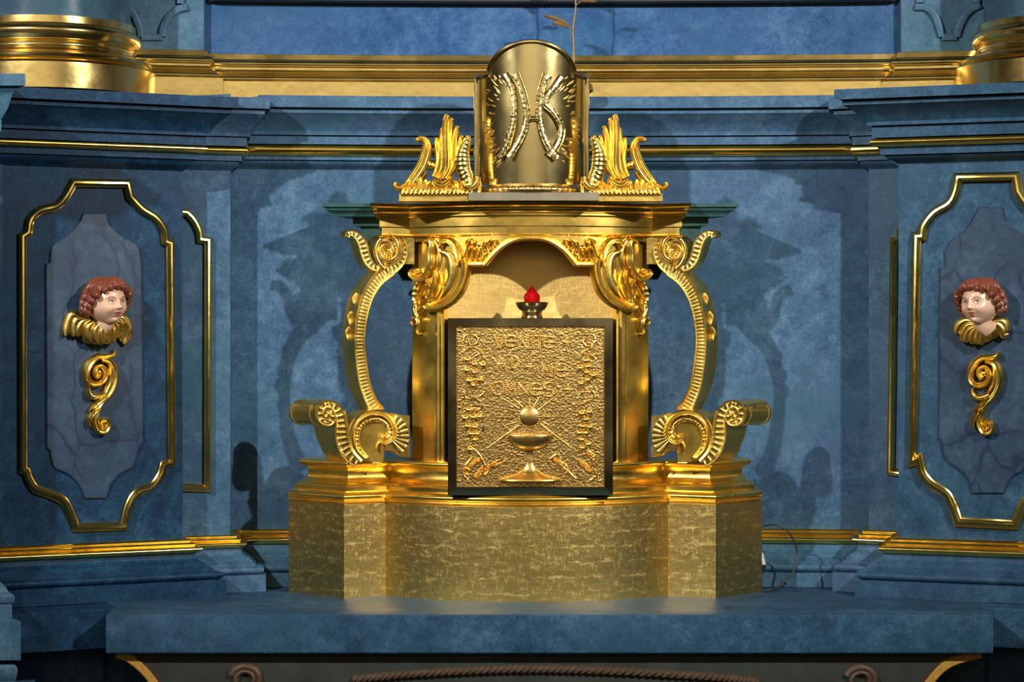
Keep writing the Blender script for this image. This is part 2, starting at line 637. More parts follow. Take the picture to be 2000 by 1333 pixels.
def bead_tab(a, b):
    d = b - a
    return [(.036, a), ('s', .045, a + .18 * d), ('s', .047, a + .5 * d), ('s', .042, a + .8 * d), (.034, b)]

def under_tab(a, b, c):
    return [(.030, a), (.030, b), (.024, b), (.024, b + 1.5), ('s', .019, b + .4 * (c - b)), ('s', .006, b + .8 * (c - b)), (.0, c)]

def base_gold_tab(a, b):
    d = b - a
    return [(.004, a), (.013, a + .03 * d), ('s', .017, a + .12 * d), (.015, a + .24 * d), (.022, a + .27 * d), ('s', .027, a + .38 * d), (.024, a + .5 * d),
            (.031, a + .54 * d), ('s', .040, a + .66 * d), ('s', .041, a + .82 * d), (.030, b)]

def plinth_tab(a, b):
    d = b - a
    return [(.026, a), ('s', .030, a + .14 * d), ('s', .046, a + .24 * d), (.052, a + .3 * d), (.057, a + .3 * d), (.057, a + .36 * d), (.064, a + .37 * d), (.064, a + .43 * d),
            (.070, a + .44 * d), ('s', .084, a + .5 * d), ('s', .084, a + .58 * d), (.076, a + .64 * d), (.090, a + .655 * d), (.090, b)]

SLEDGE = SLAB_Z

def fix_bottom(prof, z):
    p = list(prof); p[-1] = (p[-1][0], z)
    return p

def pedestal(name, i0, i1, yref, cor, bead, und, bg, pl_, scale, label, cat, root_xy, dz=0.0, blue=BLUE, group=None):
    r = empty(name, (root_xy[0], root_xy[1], SLAB_Z), label, cat, group)
    die = MB(); moulding(die, PATH, [(0, ZP(cor[4], yref)), (0, SLAB_Z)], i0, i1, back=-0.06)
    obj('die', die, blue, r)
    m = MB(); moulding(m, PATH, pyprof(cornice_tab(cor), yref, scale), i0, i1)
    obj('cornice', m, blue, r, 30)
    m = MB(); moulding(m, PATH, pyprof(bead_tab(*bead), yref, scale), i0, i1)
    obj('gilded_bead', m, GOLD, r, 50)
    m = MB(); moulding(m, PATH, pyprof(under_tab(*und), yref, scale), i0, i1)
    obj('under_cornice', m, blue, r, 30)
    m = MB(); moulding(m, PATH, pyprof(base_gold_tab(*bg), yref), i0, i1)
    obj('gilded_base_moulding', m, GOLD, r, 30)
    m = MB(); moulding(m, PATH, fix_bottom(pyprof(plinth_tab(*pl_), yref), SLAB_Z), i0, i1)
    obj('plinth', m, blue, r, 30)
    return r

# measured rows ------------------------------------------------------
COR_L = (186, 207, 209, 218, 258, 264, 283); COR_I = (187.5, 209, 211, 220, 258, 265, 284)
COR_M = (186, 209, 211, 220, 256, 263, 281); COR_R = (170.5, 190.5, 192.5, 202, 237, 244, 268)
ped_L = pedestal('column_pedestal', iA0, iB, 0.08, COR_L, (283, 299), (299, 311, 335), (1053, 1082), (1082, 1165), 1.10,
                 'blue marbled pedestal under the left gold column base, its panel framed in gold', 'pedestal', A, blue=BLUE_DARK_DIM)
pil_L = pedestal('corner_pilaster', iB, iD, 0.17, COR_I, (285, 302), (302, 313, 333), (1046, 1073), (1073, 1156), 0.95,
                 'narrow blue pilaster right of the left pedestal, with half a gold panel frame', 'pilaster', C)
pil_R = pedestal('corner_pilaster', iE, iBR, 0.17, COR_M, (281, 303), (303, 312, 330), (1036, 1065), (1065, 1154), 0.95,
                 'narrow blue pilaster left of the right pedestal, with one upright gold strip', 'pilaster', F)
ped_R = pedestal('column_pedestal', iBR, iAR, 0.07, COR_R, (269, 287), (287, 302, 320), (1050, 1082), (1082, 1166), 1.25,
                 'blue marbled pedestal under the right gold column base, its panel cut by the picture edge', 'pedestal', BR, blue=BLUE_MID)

wb = empty('wall_back', (0.05, 0.34, SLAB_Z), kind='structure')
m = MB(); moulding(m, PATH, [(0, ZP(150, 0.3)), (0, SLAB_Z)], iD, iE, back=-0.08)
obj('niche_wall', m, BLUE, wb)
yb = 0.30
m = MB(); moulding(m, PATH, pyprof(cornice_tab(COR_M), yb, 1.0), iD, iE); obj('cornice', m, BLUE, wb, 30)
m = MB(); moulding(m, PATH, pyprof(bead_tab(282, 304), yb, 1.0), iD, iE); obj('gilded_bead', m, GOLD, wb, 50)
m = MB(); moulding(m, PATH, pyprof(under_tab(304, 312, 331), yb, 1.0), iD, iE); obj('under_cornice', m, BLUE, wb, 30)
m = MB(); moulding(m, PATH, pyprof(base_gold_tab(1033, 1062), 0.31), iD, iE); obj('gilded_base_moulding', m, GOLD, wb, 30)
m = MB(); moulding(m, PATH, fix_bottom(pyprof(plinth_tab(1062, 1150), 0.31), SLAB_Z), iD, iE); obj('plinth', m, BLUE_GREY, wb, 30)

# ledge below the pedestals (flush with the altar slab)
def ledge(name, sel, off, z0, z1, par, mat):
    m = MB(); moulding(m, sel, [(off, z1), (off + 0.004, z1 - 0.004), (off + 0.004, z0)], 0, None, back=-0.1)
    return obj(name, m, mat, par)
LL = [(A[0] - 0.02 * cos(aL), A[1] - 0.02 * sin(aL)), (B[0] - .214 * cos(aL), B[1] - .214 * sin(aL))]
RR = [(BR[0] + .228 * cos(aR), BR[1] - .228 * sin(aR)), AR]
ledge('ledge', LL, 0.193, SLAB_Z - 0.093, SLAB_Z - 0.0015, ped_L, BLUE_DARK_DIM)
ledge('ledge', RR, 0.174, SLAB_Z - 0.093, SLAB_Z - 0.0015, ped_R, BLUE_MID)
for q, par in ((LL, ped_L), (RR, ped_R)):
    m = MB(); moulding(m, q, [(0.06, SLAB_Z - 0.093), (0.06, 0.0)], back=-0.1)
    obj('substructure', m, BLUE, par)
for q, par in ((((A[0] - .02, A[1] - .01), B), ped_L), ((BR, AR), ped_R)):
    m = MB(); moulding(m, q, [(0.03, SLAB_Z - 0.094), (0.03, 0.0)], back=-0.15)
    obj('core_block', m, BLUE, par)

# ------------------------------------------------------------------ upper storey
U0 = xy(232, 0.235); CU = xy(398, 0.275); DU = xy(401, 0.305); EU = xy(1757, 0.305); FU = xy(1760, 0.275); U1 = xy(1945, 0.232)
uc = []
for i in range(1, 24):
    t = i / 24
    uc.append((DU[0] + (EU[0] - DU[0]) * t, 0.305 + 0.04 * (1 - (2 * t - 1) ** 2)))
UP = [U0, CU, DU] + uc + [EU, FU, U1]
jE = 3 + len(uc)
ZTOP = Z0 + 1.25
def attic_tab(a, b, c):   # a top of mouldings, b top of plain band, c bottom
    d = b - a
    return [(.004, a), (.010, a + .02 * d), (.012, a + .2 * d), ('s', .022, a + .26 * d), ('s', .026, a + .36 * d), ('s', .022, a + .46 * d), (.018, a + .5 * d), ('s', .020, a + .64 * d),
            (.032, a + .78 * d), ('s', .041, a + .84 * d), ('s', .043, a + .91 * d), (.040, b - .4), (.055, b), (.055, c)]
m = MB(); moulding(m, UP, [(0, ZTOP), (0, ZP(210, 0.3))], 2, jE, back=-0.06); obj('upper_panel', m, BLUE_UP, wb)
m = MB(); moulding(m, UP, pyprof(attic_tab(106, 160, 198), 0.325), 2, jE); obj('gilded_attic_band', m, GOLD_UP, wb, 30)
m = MB(); moulding(m, UP, [(.004, ZTOP), (.035, ZTOP), (.035, ZP(1.5, 0.3)), (.022, ZP(4, 0.3)), (.004, ZP(4, 0.3))], 2, jE, back=0.001)
obj('picture_frame_edge', m, DARKWOOD, wb, 30)

def upper_pilaster(i0, i1, yref, tab, label, root, strap):
    r = empty('upper_pilaster', (root[0], root[1], ZP(190, yref)), label, 'pilaster')
    m = MB(); moulding(m, UP, [(0, ZTOP), (0, ZP(200, yref))], i0, i1, back=-0.06); obj('shaft_panel', m, BLUE_GREY, r)
    m = MB(); moulding(m, UP, pyprof(attic_tab(*tab), yref), i0, i1); obj('gilded_band', m, GOLD_UP, r, 30)
    for pl in strap:
        m = MB(); sweep(m, pl[0], pl[1], N=pl[2]); obj('strapwork', m, BLUE_GREY, r, 50)
    return r

def on_plane(px, py, p0, p1, lift=0.0):
    """point on the vertical plane through plan points p0,p1 seen at photo pixel px,py, lifted outwards."""
    d = Vector((p1[0] - p0[0], p1[1] - p0[1])).normalized()
    n = Vector((d.y, -d.x))
    k = (px - 1000) * S / D0
    # x = k*(y+D0)
    den = n.x * k + n.y
    y = (n.x * (p0[0] - k * D0) + n.y * p0[1]) / den
    p = W(px, py, y)
    return p + Vector((n.x, n.y, 0)) * lift

def plane_n(p0, p1):
    d = Vector((p1[0] - p0[0], p1[1] - p0[1])).normalized()
    return Vector((d.y, -d.x, 0))

nUL, nUR = plane_n(U0, CU), plane_n(FU, U1)
ul = lambda q: [on_plane(a, b, U0, CU) for a, b in q]
ur = lambda q: [on_plane(a, b, FU, U1) for a, b in q]
def strap_pts(q, f):
    c = cr([(a, b, 0) for a, b in q], 5)
    return [f(p.x, p.y) for p in c]
csS = lambda u: [(-.010, 0), (-.008, .008), (0, .011), (.008, .008), (.010, 0), (.008, -.002), (-.008, -.002)]
SL = [[(236, 4), (255, 20), (266, 38), (272, 54), (276, 72)], [(276, 73), (317, 73)], [(317, 72), (318, 56), (328, 36), (345, 20), (365, 14)], [(352, 8), (354, -20), (352, -60)], [(240, 6), (238, -30)]]
SR = [[(1788, 14), (1810, 16), (1826, 32), (1834, 52), (1840, 72)], [(1840, 73), (1868, 73)], [(1868, 72), (1874, 52), (1884, 32), (1898, 18), (1914, 10)], [(1796, 6), (1794, -30)], [(1908, 6), (1908, -30)]]
fl = lambda x, y: on_plane(x, y, U0, CU, .001)
fr = lambda x, y: on_plane(x, y, FU, U1, .001)
upper_pilaster(0, 2, 0.265, (97, 151, 196), 'greyish blue pilaster beside the left column, with a V-shaped raised strap', CU, [(strap_pts(q, fl), csS, nUL) for q in SL])
upper_pilaster(jE, jE + 2, 0.265, (100, 158, 196), 'greyish blue pilaster beside the right column, with a V-shaped raised strap', FU, [(strap_pts(q, fr), csS, nUR) for q in SR])

def column(cx, y, rr, rows, label, k):
    c = (PX(cx, y), y)
    zb = rows[-1]
    r = empty('column', (c[0], c[1], zb), label, 'column')
    R = lambda px: MM(px, y)
    z = lambda py: ZP(py, y)
    m = MB(); lathe(m, c, [(R(rr['shaft']), z(rows[0])), (R(rr['shaft']), ZTOP)], 96); obj('shaft', m, BLUE_GLOSS, r)
    p = smooth_prof([(R(rr['shaft']) - .002, z(rows[0]) + .003), (R(rr['fil']), z(rows[0])), (R(rr['fil']), z(rows[1])), ('s', R(rr['t1']), z(rows[1]) - .012), ('s', R(rr['t1']) + .002, z(rows[1]) - .022), ('s', R(rr['t1']) - .004, z(rows[2]) + .004), (R(rr['fil']) , z(rows[2])),
                     ('s', R(rr['fil']) - .002, z(rows[2]) - .008), (R(rr['fil']) + .006, z(rows[3])), (R(rr['fil']) + .014, z(rows[3]) - .001), ('s', R(rr['t2']), z(rows[3]) - .010), ('s', R(rr['t2']) + .002, z(rows[3]) - .017), ('s', R(rr['t2']) - .005, z(rows[4]) + .003), (R(rr['t2']) - .012, z(rows[4])),
                     (R(rr['drum']) - .003, z(rows[4]) - .001), (R(rr['drum']), z(rows[4]) - .005), (R(rr['drum']), rows[5])], 4)
    m = MB(); lathe(m, c, p, 128); obj('gilded_base', m, GOLD_UP, r, 28)
    return r
column(95, 0.10, dict(shaft=157, fil=167, t1=177, t2=198, drum=207), (53, 66, 101, 118, 141, ZP(186, 0.02) ), 'thick blue column on a gold ringed base at top left corner', 1)
column(2085, 0.10, dict(shaft=160, fil=172, t1=183, t2=205, drum=217), (49, 60, 92, 110, 131, ZP(170, 0.0)), 'blue column on a gold ringed base at top right corner', -1)

# ------------------------------------------------------------------ outer pedestal at the left edge
def outer_pedestal():
    yo = -0.33
    p0, p1, p2 = (-1.6, yo), (PX(-45, yo), yo), (PX(-45, yo) - .05, yo + 0.10)
    path = [p0, p1, p2]
    r = empty('outer_pedestal', (p1[0] - 0.1, yo, 0.0), 'grey blue pedestal corner cut off by the left picture edge', 'pedestal')
    k = lambda px: MM(px + 45, yo) / 1.617
    z = lambda py: ZP(py, yo)
    m = MB(); moulding(m, path, [(0, z(250)), (0, 0.0)], back=-0.08); obj('die', m, BLUE, r)
    m = MB()
    moulding(m, path, smooth_prof([(k(65), z(152)), (k(65), z(175)), (k(52), z(177)), (k(50), z(180)), ('s', k(36), z(190)), ('s', k(26), z(215)), (k(10), z(238)), (k(11), z(239)), (k(11), z(260)), (k(-10), z(262))]), back=-0.08)
    obj('cornice', m, BLUE_GREY, r, 30)
    m = MB()
    moulding(m, path, smooth_prof([(k(10), z(1134)), ('s', k(20), z(1142)), (k(28), z(1152)), ('s', k(40), z(1158)), ('s', k(40), z(1170)), (k(34), z(1175)), (k(35), z(1177)), (k(35), z(1203)), (k(55), z(1207)), (k(55), z(1281)), (k(20), z(1283)), (k(20), z(1288)),
                                    (k(42), z(1291)), ('s', k(48), z(1300)), ('s', k(44), z(1318)), (k(40), z(1322)), (k(46), z(1324)), (k(46), 0.0)]), back=-0.08)
    obj('plinth', m, BLUE_GREY, r, 30)
outer_pedestal()

# ------------------------------------------------------------------ panels on the pedestals
def frame_cs(w):
    return lambda u: [(-w, -.001), (-w, .008), (-w * .72, .010), (-w * .6, .016), (-w * .2, .021), (w * .2, .020), (w * .5, .013), (w * .62, .009), (w * .95, .006), (w, -.001)]

def dense(q):
    """list of points; tuples of len 3 ('c') mark smooth runs"""
    out = []
    run = []
    for t in q:
        if len(t) == 3:
            run.append((t[0], t[1]))
        else:
            if run:
                c = cr([(a, b, 0) for a, b in [out[-1]] + run + [t]], 5)
                out += [(p.x, p.y) for p in c[1:]]
                run = []
            else:
                out.append((t[0], t[1]))
    return out

def scale_poly(q, cx, cy, sx, sy):
    return [(cx + (a - cx) * sx, cy + (b - cy) * sy) for a, b in q]

FR_L = dense([(142, 357), (247, 359), (253, 385), (275, 408, 0), (302, 426, 0), (318, 448, 0), (322, 473), (331, 476), (335, 904), (319, 908), (312, 930, 0), (296, 950, 0), (268, 962, 0), (252, 985, 0), (240, 1028), (147, 1031),
              (135, 1000), (122, 978, 0), (98, 966, 0), (68, 955, 0), (54, 935, 0), (50, 922), (43, 918), (42, 462), (53, 455), (58, 430, 0), (76, 412, 0), (108, 403, 0), (126, 385, 0), (142, 357)])[:-1]
FR_R = dense([(1872, 347), (1985, 345), (1990, 375), (2010, 402, 0), (2045, 422, 0), (2062, 448, 0), (2068, 465), (2078, 470), (2070, 905), (2058, 908), (2050, 935, 0), (2020, 965, 0), (2000, 985, 0), (1982, 1026), (1872, 1020),
              (1862, 990), (1848, 965, 0), (1818, 945, 0), (1802, 925, 0), (1795, 897), (1783, 902), (1791, 462), (1801, 462), (1806, 440, 0), (1826, 415, 0), (1854, 398, 0), (1866, 376, 0), (1872, 347)])[:-1]
IN_L = dense([(162, 416), (205, 416), (214, 440, 0), (240, 462, 0), (268, 478, 0), (276, 512), (280, 860), (270, 880), (258, 912, 0), (235, 925, 0), (216, 945, 0), (206, 974), (165, 974), (152, 945, 0), (128, 925, 0), (104, 912, 0), (96, 880), (90, 876), (88, 516), (96, 512),
              (100, 485, 0), (122, 466, 0), (148, 446, 0), (162, 416)])[:-1]
IN_R = dense([(1912, 405), (1958, 405), (1968, 435, 0), (1996, 455, 0), (2020, 470, 0), (2028, 510), (2028, 870), (2016, 885, 0), (2000, 918, 0), (1975, 935, 0), (1960, 964), (1900, 964), (1890, 935, 0), (1870, 915, 0), (1845, 895, 0), (1838, 860), (1834, 858), (1836, 522), (1848, 518),
              (1846, 490, 0), (1862, 465, 0), (1890, 445, 0), (1912, 405)])[:-1]

def panel(q, qi, p0, p1, ped, w):
    n = plane_n(p0, p1)
    m = MB(); sweep(m, [on_plane(a, b, p0, p1) for a, b in q], frame_cs(w), N=n, closed=True)
    obj('panel_frame', m, GOLD, ped, 35)
    # raised marbled field with a bevelled rim
    cx = sum(a for a, b in qi) / len(qi); cy = sum(b for a, b in qi) / len(qi)
    k = len(qi)
    rings = []
    for sx, sy, l in ((1, 1, -.004), (1, 1, .0045), (.97, .99, .007)):
        rings.append([on_plane(a, b, p0, p1, l) for a, b in scale_poly(qi, cx, cy, sx, sy)])
    V = sum(rings, [])
    F = []
    for r_ in range(2):
        for i in range(k):
            j = (i + 1) % k
            F.append((r_ * k + i, r_ * k + j, (r_ + 1) * k + j, (r_ + 1) * k + i))
    F.append(tuple(2 * k + i for i in range(k)))
    F.append(tuple(range(k - 1, -1, -1)))
    m = MB().add(V, F)
    obj('panel_field', m, MARBLE, ped, 20)
panel(FR_L, IN_L, A, B, ped_L, MM(8.5))
panel(FR_R, IN_R, BR, AR, ped_R, MM(9.5))

def half_frame(q, p0, p1, par, w, field):
    n = plane_n(p0, p1)
    m = MB(); sweep(m, [on_plane(a, b, p0, p1) for a, b in q], frame_cs(w), N=n)
    obj('panel_frame', m, GOLD, par, 35)
half_frame(dense([(340, 412), (365, 416), (378, 430, 0), (388, 450, 0), (391, 468), (406, 470), (405, 954), (340, 952)]), I, C, pil_L, MM(8), None)
half_frame(dense([(1790, 450), (1760, 452), (1760, 469), (1747, 471), (1741, 921), (1762, 924), (1790, 926)]), F, J, pil_R, MM(8), None)
# ------------------------------------------------------------------ altar table
def altar_table():
    ys = -0.316
    x0, x1 = PX(207, ys), PX(1940, ys)
    zt, zb = SLAB_Z, ZP(1277.5, ys)
    r = empty('altar_table', ((x0 + x1) / 2, -0.1, 0), 'blue marbled altar slab on a dark painted frontal below the tabernacle', 'altar')
    # slab with a slightly rounded front arris
    xl, xr = PX(214, -0.19), PX(1930, -0.175)
    plan = [(x0, ys), (x1, ys), (x1 + 0.004, -0.20), (1.112, -0.172), (1.168, -0.012), (0.87, 0.25), (-0.66, 0.25), (-1.008, -0.012), (-.9285, -0.187), (x0 - .004, -0.215)]
    V, F = [], []
    k = len(plan)
    cxm, cym = (x0 + x1) / 2, 0
    def ring(z, ins):
        out = []
        for i in range(k):
            a, b, c = Vector(plan[i - 1]), Vector(plan[i]), Vector(plan[(i + 1) % k])
            d1, d2 = (b - a).normalized(), (c - b).normalized()
            n = Vector((d1.y, -d1.x)) + Vector((d2.y, -d2.x))
            n = n / max(.5, (1 + Vector((d1.y, -d1.x)).dot(Vector((d2.y, -d2.x)))))
            q = b - n * ins
            out.append(Vector((q.x, q.y, z)))
        return out
    rg = [ring(zt, .004), ring(zt - .0015, .001), ring(zt - .005, 0), ring(zb + .003, 0), ring(zb, .002)]
    for q in rg: V += q
    for a in range(len(rg) - 1):
        for i in range(k):
            j = (i + 1) % k
            F.append((a * k + i, a * k + j, (a + 1) * k + j, (a + 1) * k + i))
    F.append(tuple(range(k)))
    F.append(tuple((len(rg) - 1) * k + i for i in range(k - 1, -1, -1)))
    m = MB().add(V, F)
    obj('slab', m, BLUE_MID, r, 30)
    # frontal: console-shaped painted board under the slab
    yf = -0.285
    edge = cr([(222, 1277, 0), (246, 1286, 0), (272, 1306, 0), (294, 1332, 0), (315, 1370, 0), (330, 1420, 0), (338, 1500, 0), (345, 1600, 0)], 4)
    edgeR = cr([(1922, 1277, 0), (1880, 1288, 0), (1850, 1302, 0), (1826, 1326, 0), (1800, 1365, 0), (1785, 1420, 0), (1778, 1500, 0), (1770, 1600, 0)], 4)
    yb_ = yf
    fp = [W(p.x + 14, p.y, yf) for p in edge] + [W(p.x - 14, p.y, yf) for p in reversed(edgeR)]
    m = MB(); prism(m, fp, (0, 0.20, 0)); obj('frontal', m, OLIVE, r)
    for e, sg in ((edge, 1), (edgeR, -1)):
        m = MB()
        sweep(m, [W(p.x + sg * 6, p.y, yf) for p in e], lambda u: [(-.011, -.19), (-.011, .002), (-.008, .005), (.008, .005), (.011, .002), (.011, -.19)])
        obj('gilded_edge', m, OCHRE, r)
        m = MB()
        sweep(m, [W(p.x + sg * 17, p.y, yf) for p in e[4:]], lambda u: [(-.004, -.002), (-.003, .004), (.003, .004), (.004, -.002)])
        obj('edge_fillet', m, MAROON, r)
    # painted ring volutes and the rope moulding
    for cx, cy in ((481, 1328), (1683, 1330)):
        m = MB()
        q = []
        for i in range(60):
            t = i / 59
            a = pi * 0.9 - t * 4.2 * pi / 2 * 1.6
            rad = 30 - 17 * t
            q.append(W(cx + rad * cos(a), cy - rad * sin(a) * 0.9, yf - .002))
        sweep(m, q, cs_leaf(.010, .010, 1, .15, 8, wf=lambda u: 1 - .4 * u)); obj('volute', m, UMBER, r)
    m = MB()
    pth = cr([(690, 1328, 0), (800, 1318, 0), (920, 1311, 0), (1036, 1308, 0), (1150, 1310, 0), (1280, 1316, 0), (1400, 1324, 0), (1480, 1332, 0)], 40)
    pth = [W(p.x, p.y, yf - .004) for p in pth]
    for s_ in (0, pi):
        q = []
        for i, p in enumerate(pth):
            a = i * 2 * pi / 9.0 + s_
            q.append(p + Vector((0, -.004 * cos(a), .0045 * sin(a))))
        sweep(m, q, cs_round(.0058, 6))
    obj('rope_moulding', m, UMBER, r)
    return r
altar_table()

# ------------------------------------------------------------------ tabernacle
XC = PX(1036.4, 0.0)
tab = empty('tabernacle', (XC, 0.1, SLAB_Z), 'large gilded baroque tabernacle standing on the blue altar slab', 'tabernacle')

def arc_between(p, q, sag, n):
    """plan arc from p to q bulging towards the viewer by sag."""
    cx, hw = (p[0] + q[0]) / 2, (q[0] - p[0]) / 2
    R = (hw * hw + sag * sag) / (2 * sag)
    yc = (p[1] + q[1]) / 2 - sag + R
    return [(cx + hw * t, yc - sqrt(R * R - (hw * t) ** 2)) for t in [-1 + 2 * i / n for i in range(n + 1)]]

# plan of the base: measured
bNL, bNR = xy(753, .041), xy(1305, .041)
bCL, bCR = xy(672, -.015), xy(1398, -.015)
bBL, bBR = xy(564, .108), xy(1488, .108)
belly = arc_between(bNL, bNR, .13, 36)
BASE = [(bBL[0] - .005, .20), bBL, bCL] + belly + [bCR, bBR, (bBR[0] + .005, .20)]
nb = len(belly)
zB = lambda py: ZP(py, -.015)
m = MB(); moulding(m, BASE, [(-.002, zB(986)), (0, zB(987)), (0, SLAB_Z)], back=-0.08); 
# close the top
obj('base_block', m, GOLD_MATT, tab, 25)
P_, M_ = offsets(BASE)
def cap_plate(path, off, z, mb):
    P, M = offsets(path)
    top = [Vector(((P[i] + M[i] * off).x, (P[i] + M[i] * off).y, z)) for i in range(len(P))]
    prism(mb, top, (0, 0, -.004))
m = MB(); moulding(m, BASE, [(o, zB(py)) for o, py in smooth_prof([(-.016, 962), (-.010, 963), ('s', -.002, 967), ('s', .002, 972), ('s', -.002, 978), (-.006, 979), (-.004, 982), ('s', .003, 984), (-.003, 988)], 3)], back=-0.08)
obj('base_torus', m, GOLD_TAB, tab, 35)
up_tab = [(-.038, 903), ('s', -.028, 905), ('s', -.026, 910), ('s', -.032, 915), (-.040, 917), (-.044, 918), ('s', -.048, 926), ('s', -.046, 938), (-.036, 947), (-.028, 948), ('s', -.024, 951), (-.022, 953), (-.017, 954), (-.017, 964)]
uprof = [(o, zB(py)) for o, py in smooth_prof(up_tab, 3)]
# the upper moulding is cut away for the safe door
cutL, cutR = PX(869, -.05), PX(1200, -.05)
iL = max(i for i, p in enumerate(BASE) if p[0] < cutL and i < len(BASE) - 3)
iR = min(i for i, p in enumerate(BASE) if p[0] > cutR and i > 3)
def split_path(path, xcut, i):
    a, b = path[i], path[i + 1]
    t = (xcut - a[0]) / (b[0] - a[0])
    return (xcut, a[1] + (b[1] - a[1]) * t)
pl = BASE[:iL + 1] + [split_path(BASE, cutL, iL)]
pr = [split_path(BASE, cutR, iR - 1)] + BASE[iR:]
for q in (pl, pr):
    m = MB(); moulding(m, q, uprof, back=-0.10)
    obj('base_moulding', m, GOLD_TAB, tab, 35)
# deck of the base
m = MB(); cap_plate(BASE, -.05, zB(904.5), m)
obj('base_deck', m, GOLD_SATIN, tab)

# ---- body
RB, YB = .46, .44
def yb_at(x, r=RB):
    d = min(r * .98, abs(x - XC))
    return YB - sqrt(r * r - d * d)
def TB(px, py, lift=0.0):
    """point on the convex body surface seen at px,py, lifted along its normal."""
    y = 0.05
    for _ in range(5):
        y = yb_at(PX(px, y))
    x = PX(px, y)
    n = Vector((x - XC, y - YB, 0)).normalized()
    p = W(px, py, y)
    return p + n * lift
def TBn(px):
    x = PX(px, .03); y = yb_at(x)
    return Vector((x - XC, y - YB, 0)).normalized()

ZB0, ZE = zB(904.5), ZP(462, .02)
for sg in (-1, 1):
    a0, a1 = .224, .293
    f = lambda u, v, rr=RB, e=0: Vector((XC + sg * (a0 + (a1 - a0) * u), yb_at(XC + (a0 + (a1 - a0) * u), rr), ZB0 + (ZE - ZB0) * v))
    m = MB()
    plate(m, lambda u, v: f(u, v), lambda u, v: f(u, v) + Vector((-sg * .01 * (1 - u), .16 - .06 * u, 0)), 10, 2)
    obj('side_pier', m, GOLD_SATIN, tab)
    # moulded jamb beside the door opening
    m = MB()
    xj = XC + sg * .222
    yj = yb_at(xj)
    n = Vector((sg * .35, -.94, 0)).normalized()
    sweep(m, [Vector((xj, yj, ZB0)), Vector((xj, yj, ZP(600, yj)))], lambda u: [(-.013, -.02), (-.013, .004), (-.010, .006), (-.004, .006), (-.003, .012), (.003, .013), (.007, .010), (.008, .004), (.013, .003), (.013, -.02)], N=n)
    obj('jamb', m, GOLD_TAB, tab, 35)

# niche lining behind the arch
m = MB()
def niche(u, v, e=0):
    x = XC - .24 + .48 * u
    return Vector((x, .10 + .012 * (1 - (2 * u - 1) ** 2) + e, ZP(640, .1) + (ZP(455, .1) - ZP(640, .1)) * v))
plate(m, lambda u, v: niche(u, v), lambda u, v: niche(u, v, .015), 20, 2)
obj('niche_lining', m, GOLD_NICHE, tab)

# ---- valance with the shaped arch
def bottom(px):
    d = abs(px - 1036)
    return lerp_table([(0, 467), (18, 468), (36, 473), (52, 482), (66, 494), (78, 508), (88, 519), (118, 519), (119.5, 535), (122, 550), (127, 565), (136, 580), (148, 592), (162, 601), (176, 607), (186, 609), (192, 606), (200, 604)], d)
m = MB()
cols = [1036 + s_ for s_ in range(-200, 201, 4)]
cols = sorted(set(cols + [1036 - 119.5, 1036 + 119.5, 1036 - 118, 1036 + 118, 1036 - 88, 1036 + 88]))
nc = len(cols)
def vf(u, v, lift):
    i = round(u * (nc - 1))
    return TB(cols[i], 456 + (bottom(cols[i]) - 456) * v, lift)
plate(m, lambda u, v: vf(u, v, .008), lambda u, v: vf(u, v, -.012), nc - 1, 4)
obj('arch_valance', m, GOLD_TAB, tab, 30)

def bodyN(pts):
    """normals for points on the body."""
    def f(i):
        p = pts[i]
        return Vector((p.x - XC, p.y - YB, 0)).normalized()
    return f

def tb_curve(q, lift, n=6):
    c = cr([(a, b, 0) for a, b in q], n)
    if callable(lift):
        return [TB(p.x, p.y, lift(i / (len(c) - 1))) for i, p in enumerate(c)]
    return [TB(p.x, p.y, lift) for p in c]

def both(build, name, mat, par=tab, angle=40):
    m = MB(); build(m)
    a = obj(name, m, mat, par, angle)
    b = obj(name, m.mirrored(XC), mat, par, angle)
    return a, b

# edge band along the arch (double ridge)
def band(m):
    q = tb_curve([(1036.4, 464), (1018, 465), (1000, 470), (984, 479), (970, 491), (958, 505), (949, 516)], .010)
    cs = lambda u: [(-.007, -.006), (-.007, .006), (-.004, .010), (-.001, .006), (.002, .007), (.005, .012), (.0075, .006), (.0075, -.006)]
    sweep(m, q, cs, nfn=bodyN(q))
    q = [TB(a, 515.5, .010) for a in (951, 940, 928, 914)]
    sweep(m, q, cs, nfn=bodyN(q))
    q = tb_curve([(914, 512), (913, 530), (910, 548), (903, 566), (892, 582), (878, 594), (860, 602), (845, 603), (838, 598)], lambda u: .012 - .004 * u, 6)
    sweep(m, q, lambda u: [(a * (1.05 - .35 * u), b) for a, b in [(-.011, -.006), (-.011, .006), (-.008, .013), (-.004, .011), (-.002, .016), (.003, .018), (.005, .012), (.008, .014), (.011, .006), (.011, -.006)]], nfn=bodyN(q))
both(band, 'arch_moulding', GOLD_ORN)

def tbleaf(m, q, w, h, lift=.010, ridges=3, amp=.35, n=6, wf=None, hf=None, ribs=0, ribamp=0., dome=.7, edge=0.):
    p = tb_curve(q, lift, n)
    sweep(m, p, cs_leaf(MM(w), h, ridges, amp, 12, wf=wf, hf=hf, ribs=ribs, ribamp=ribamp, dome=dome, edge=edge), nfn=bodyN(p))

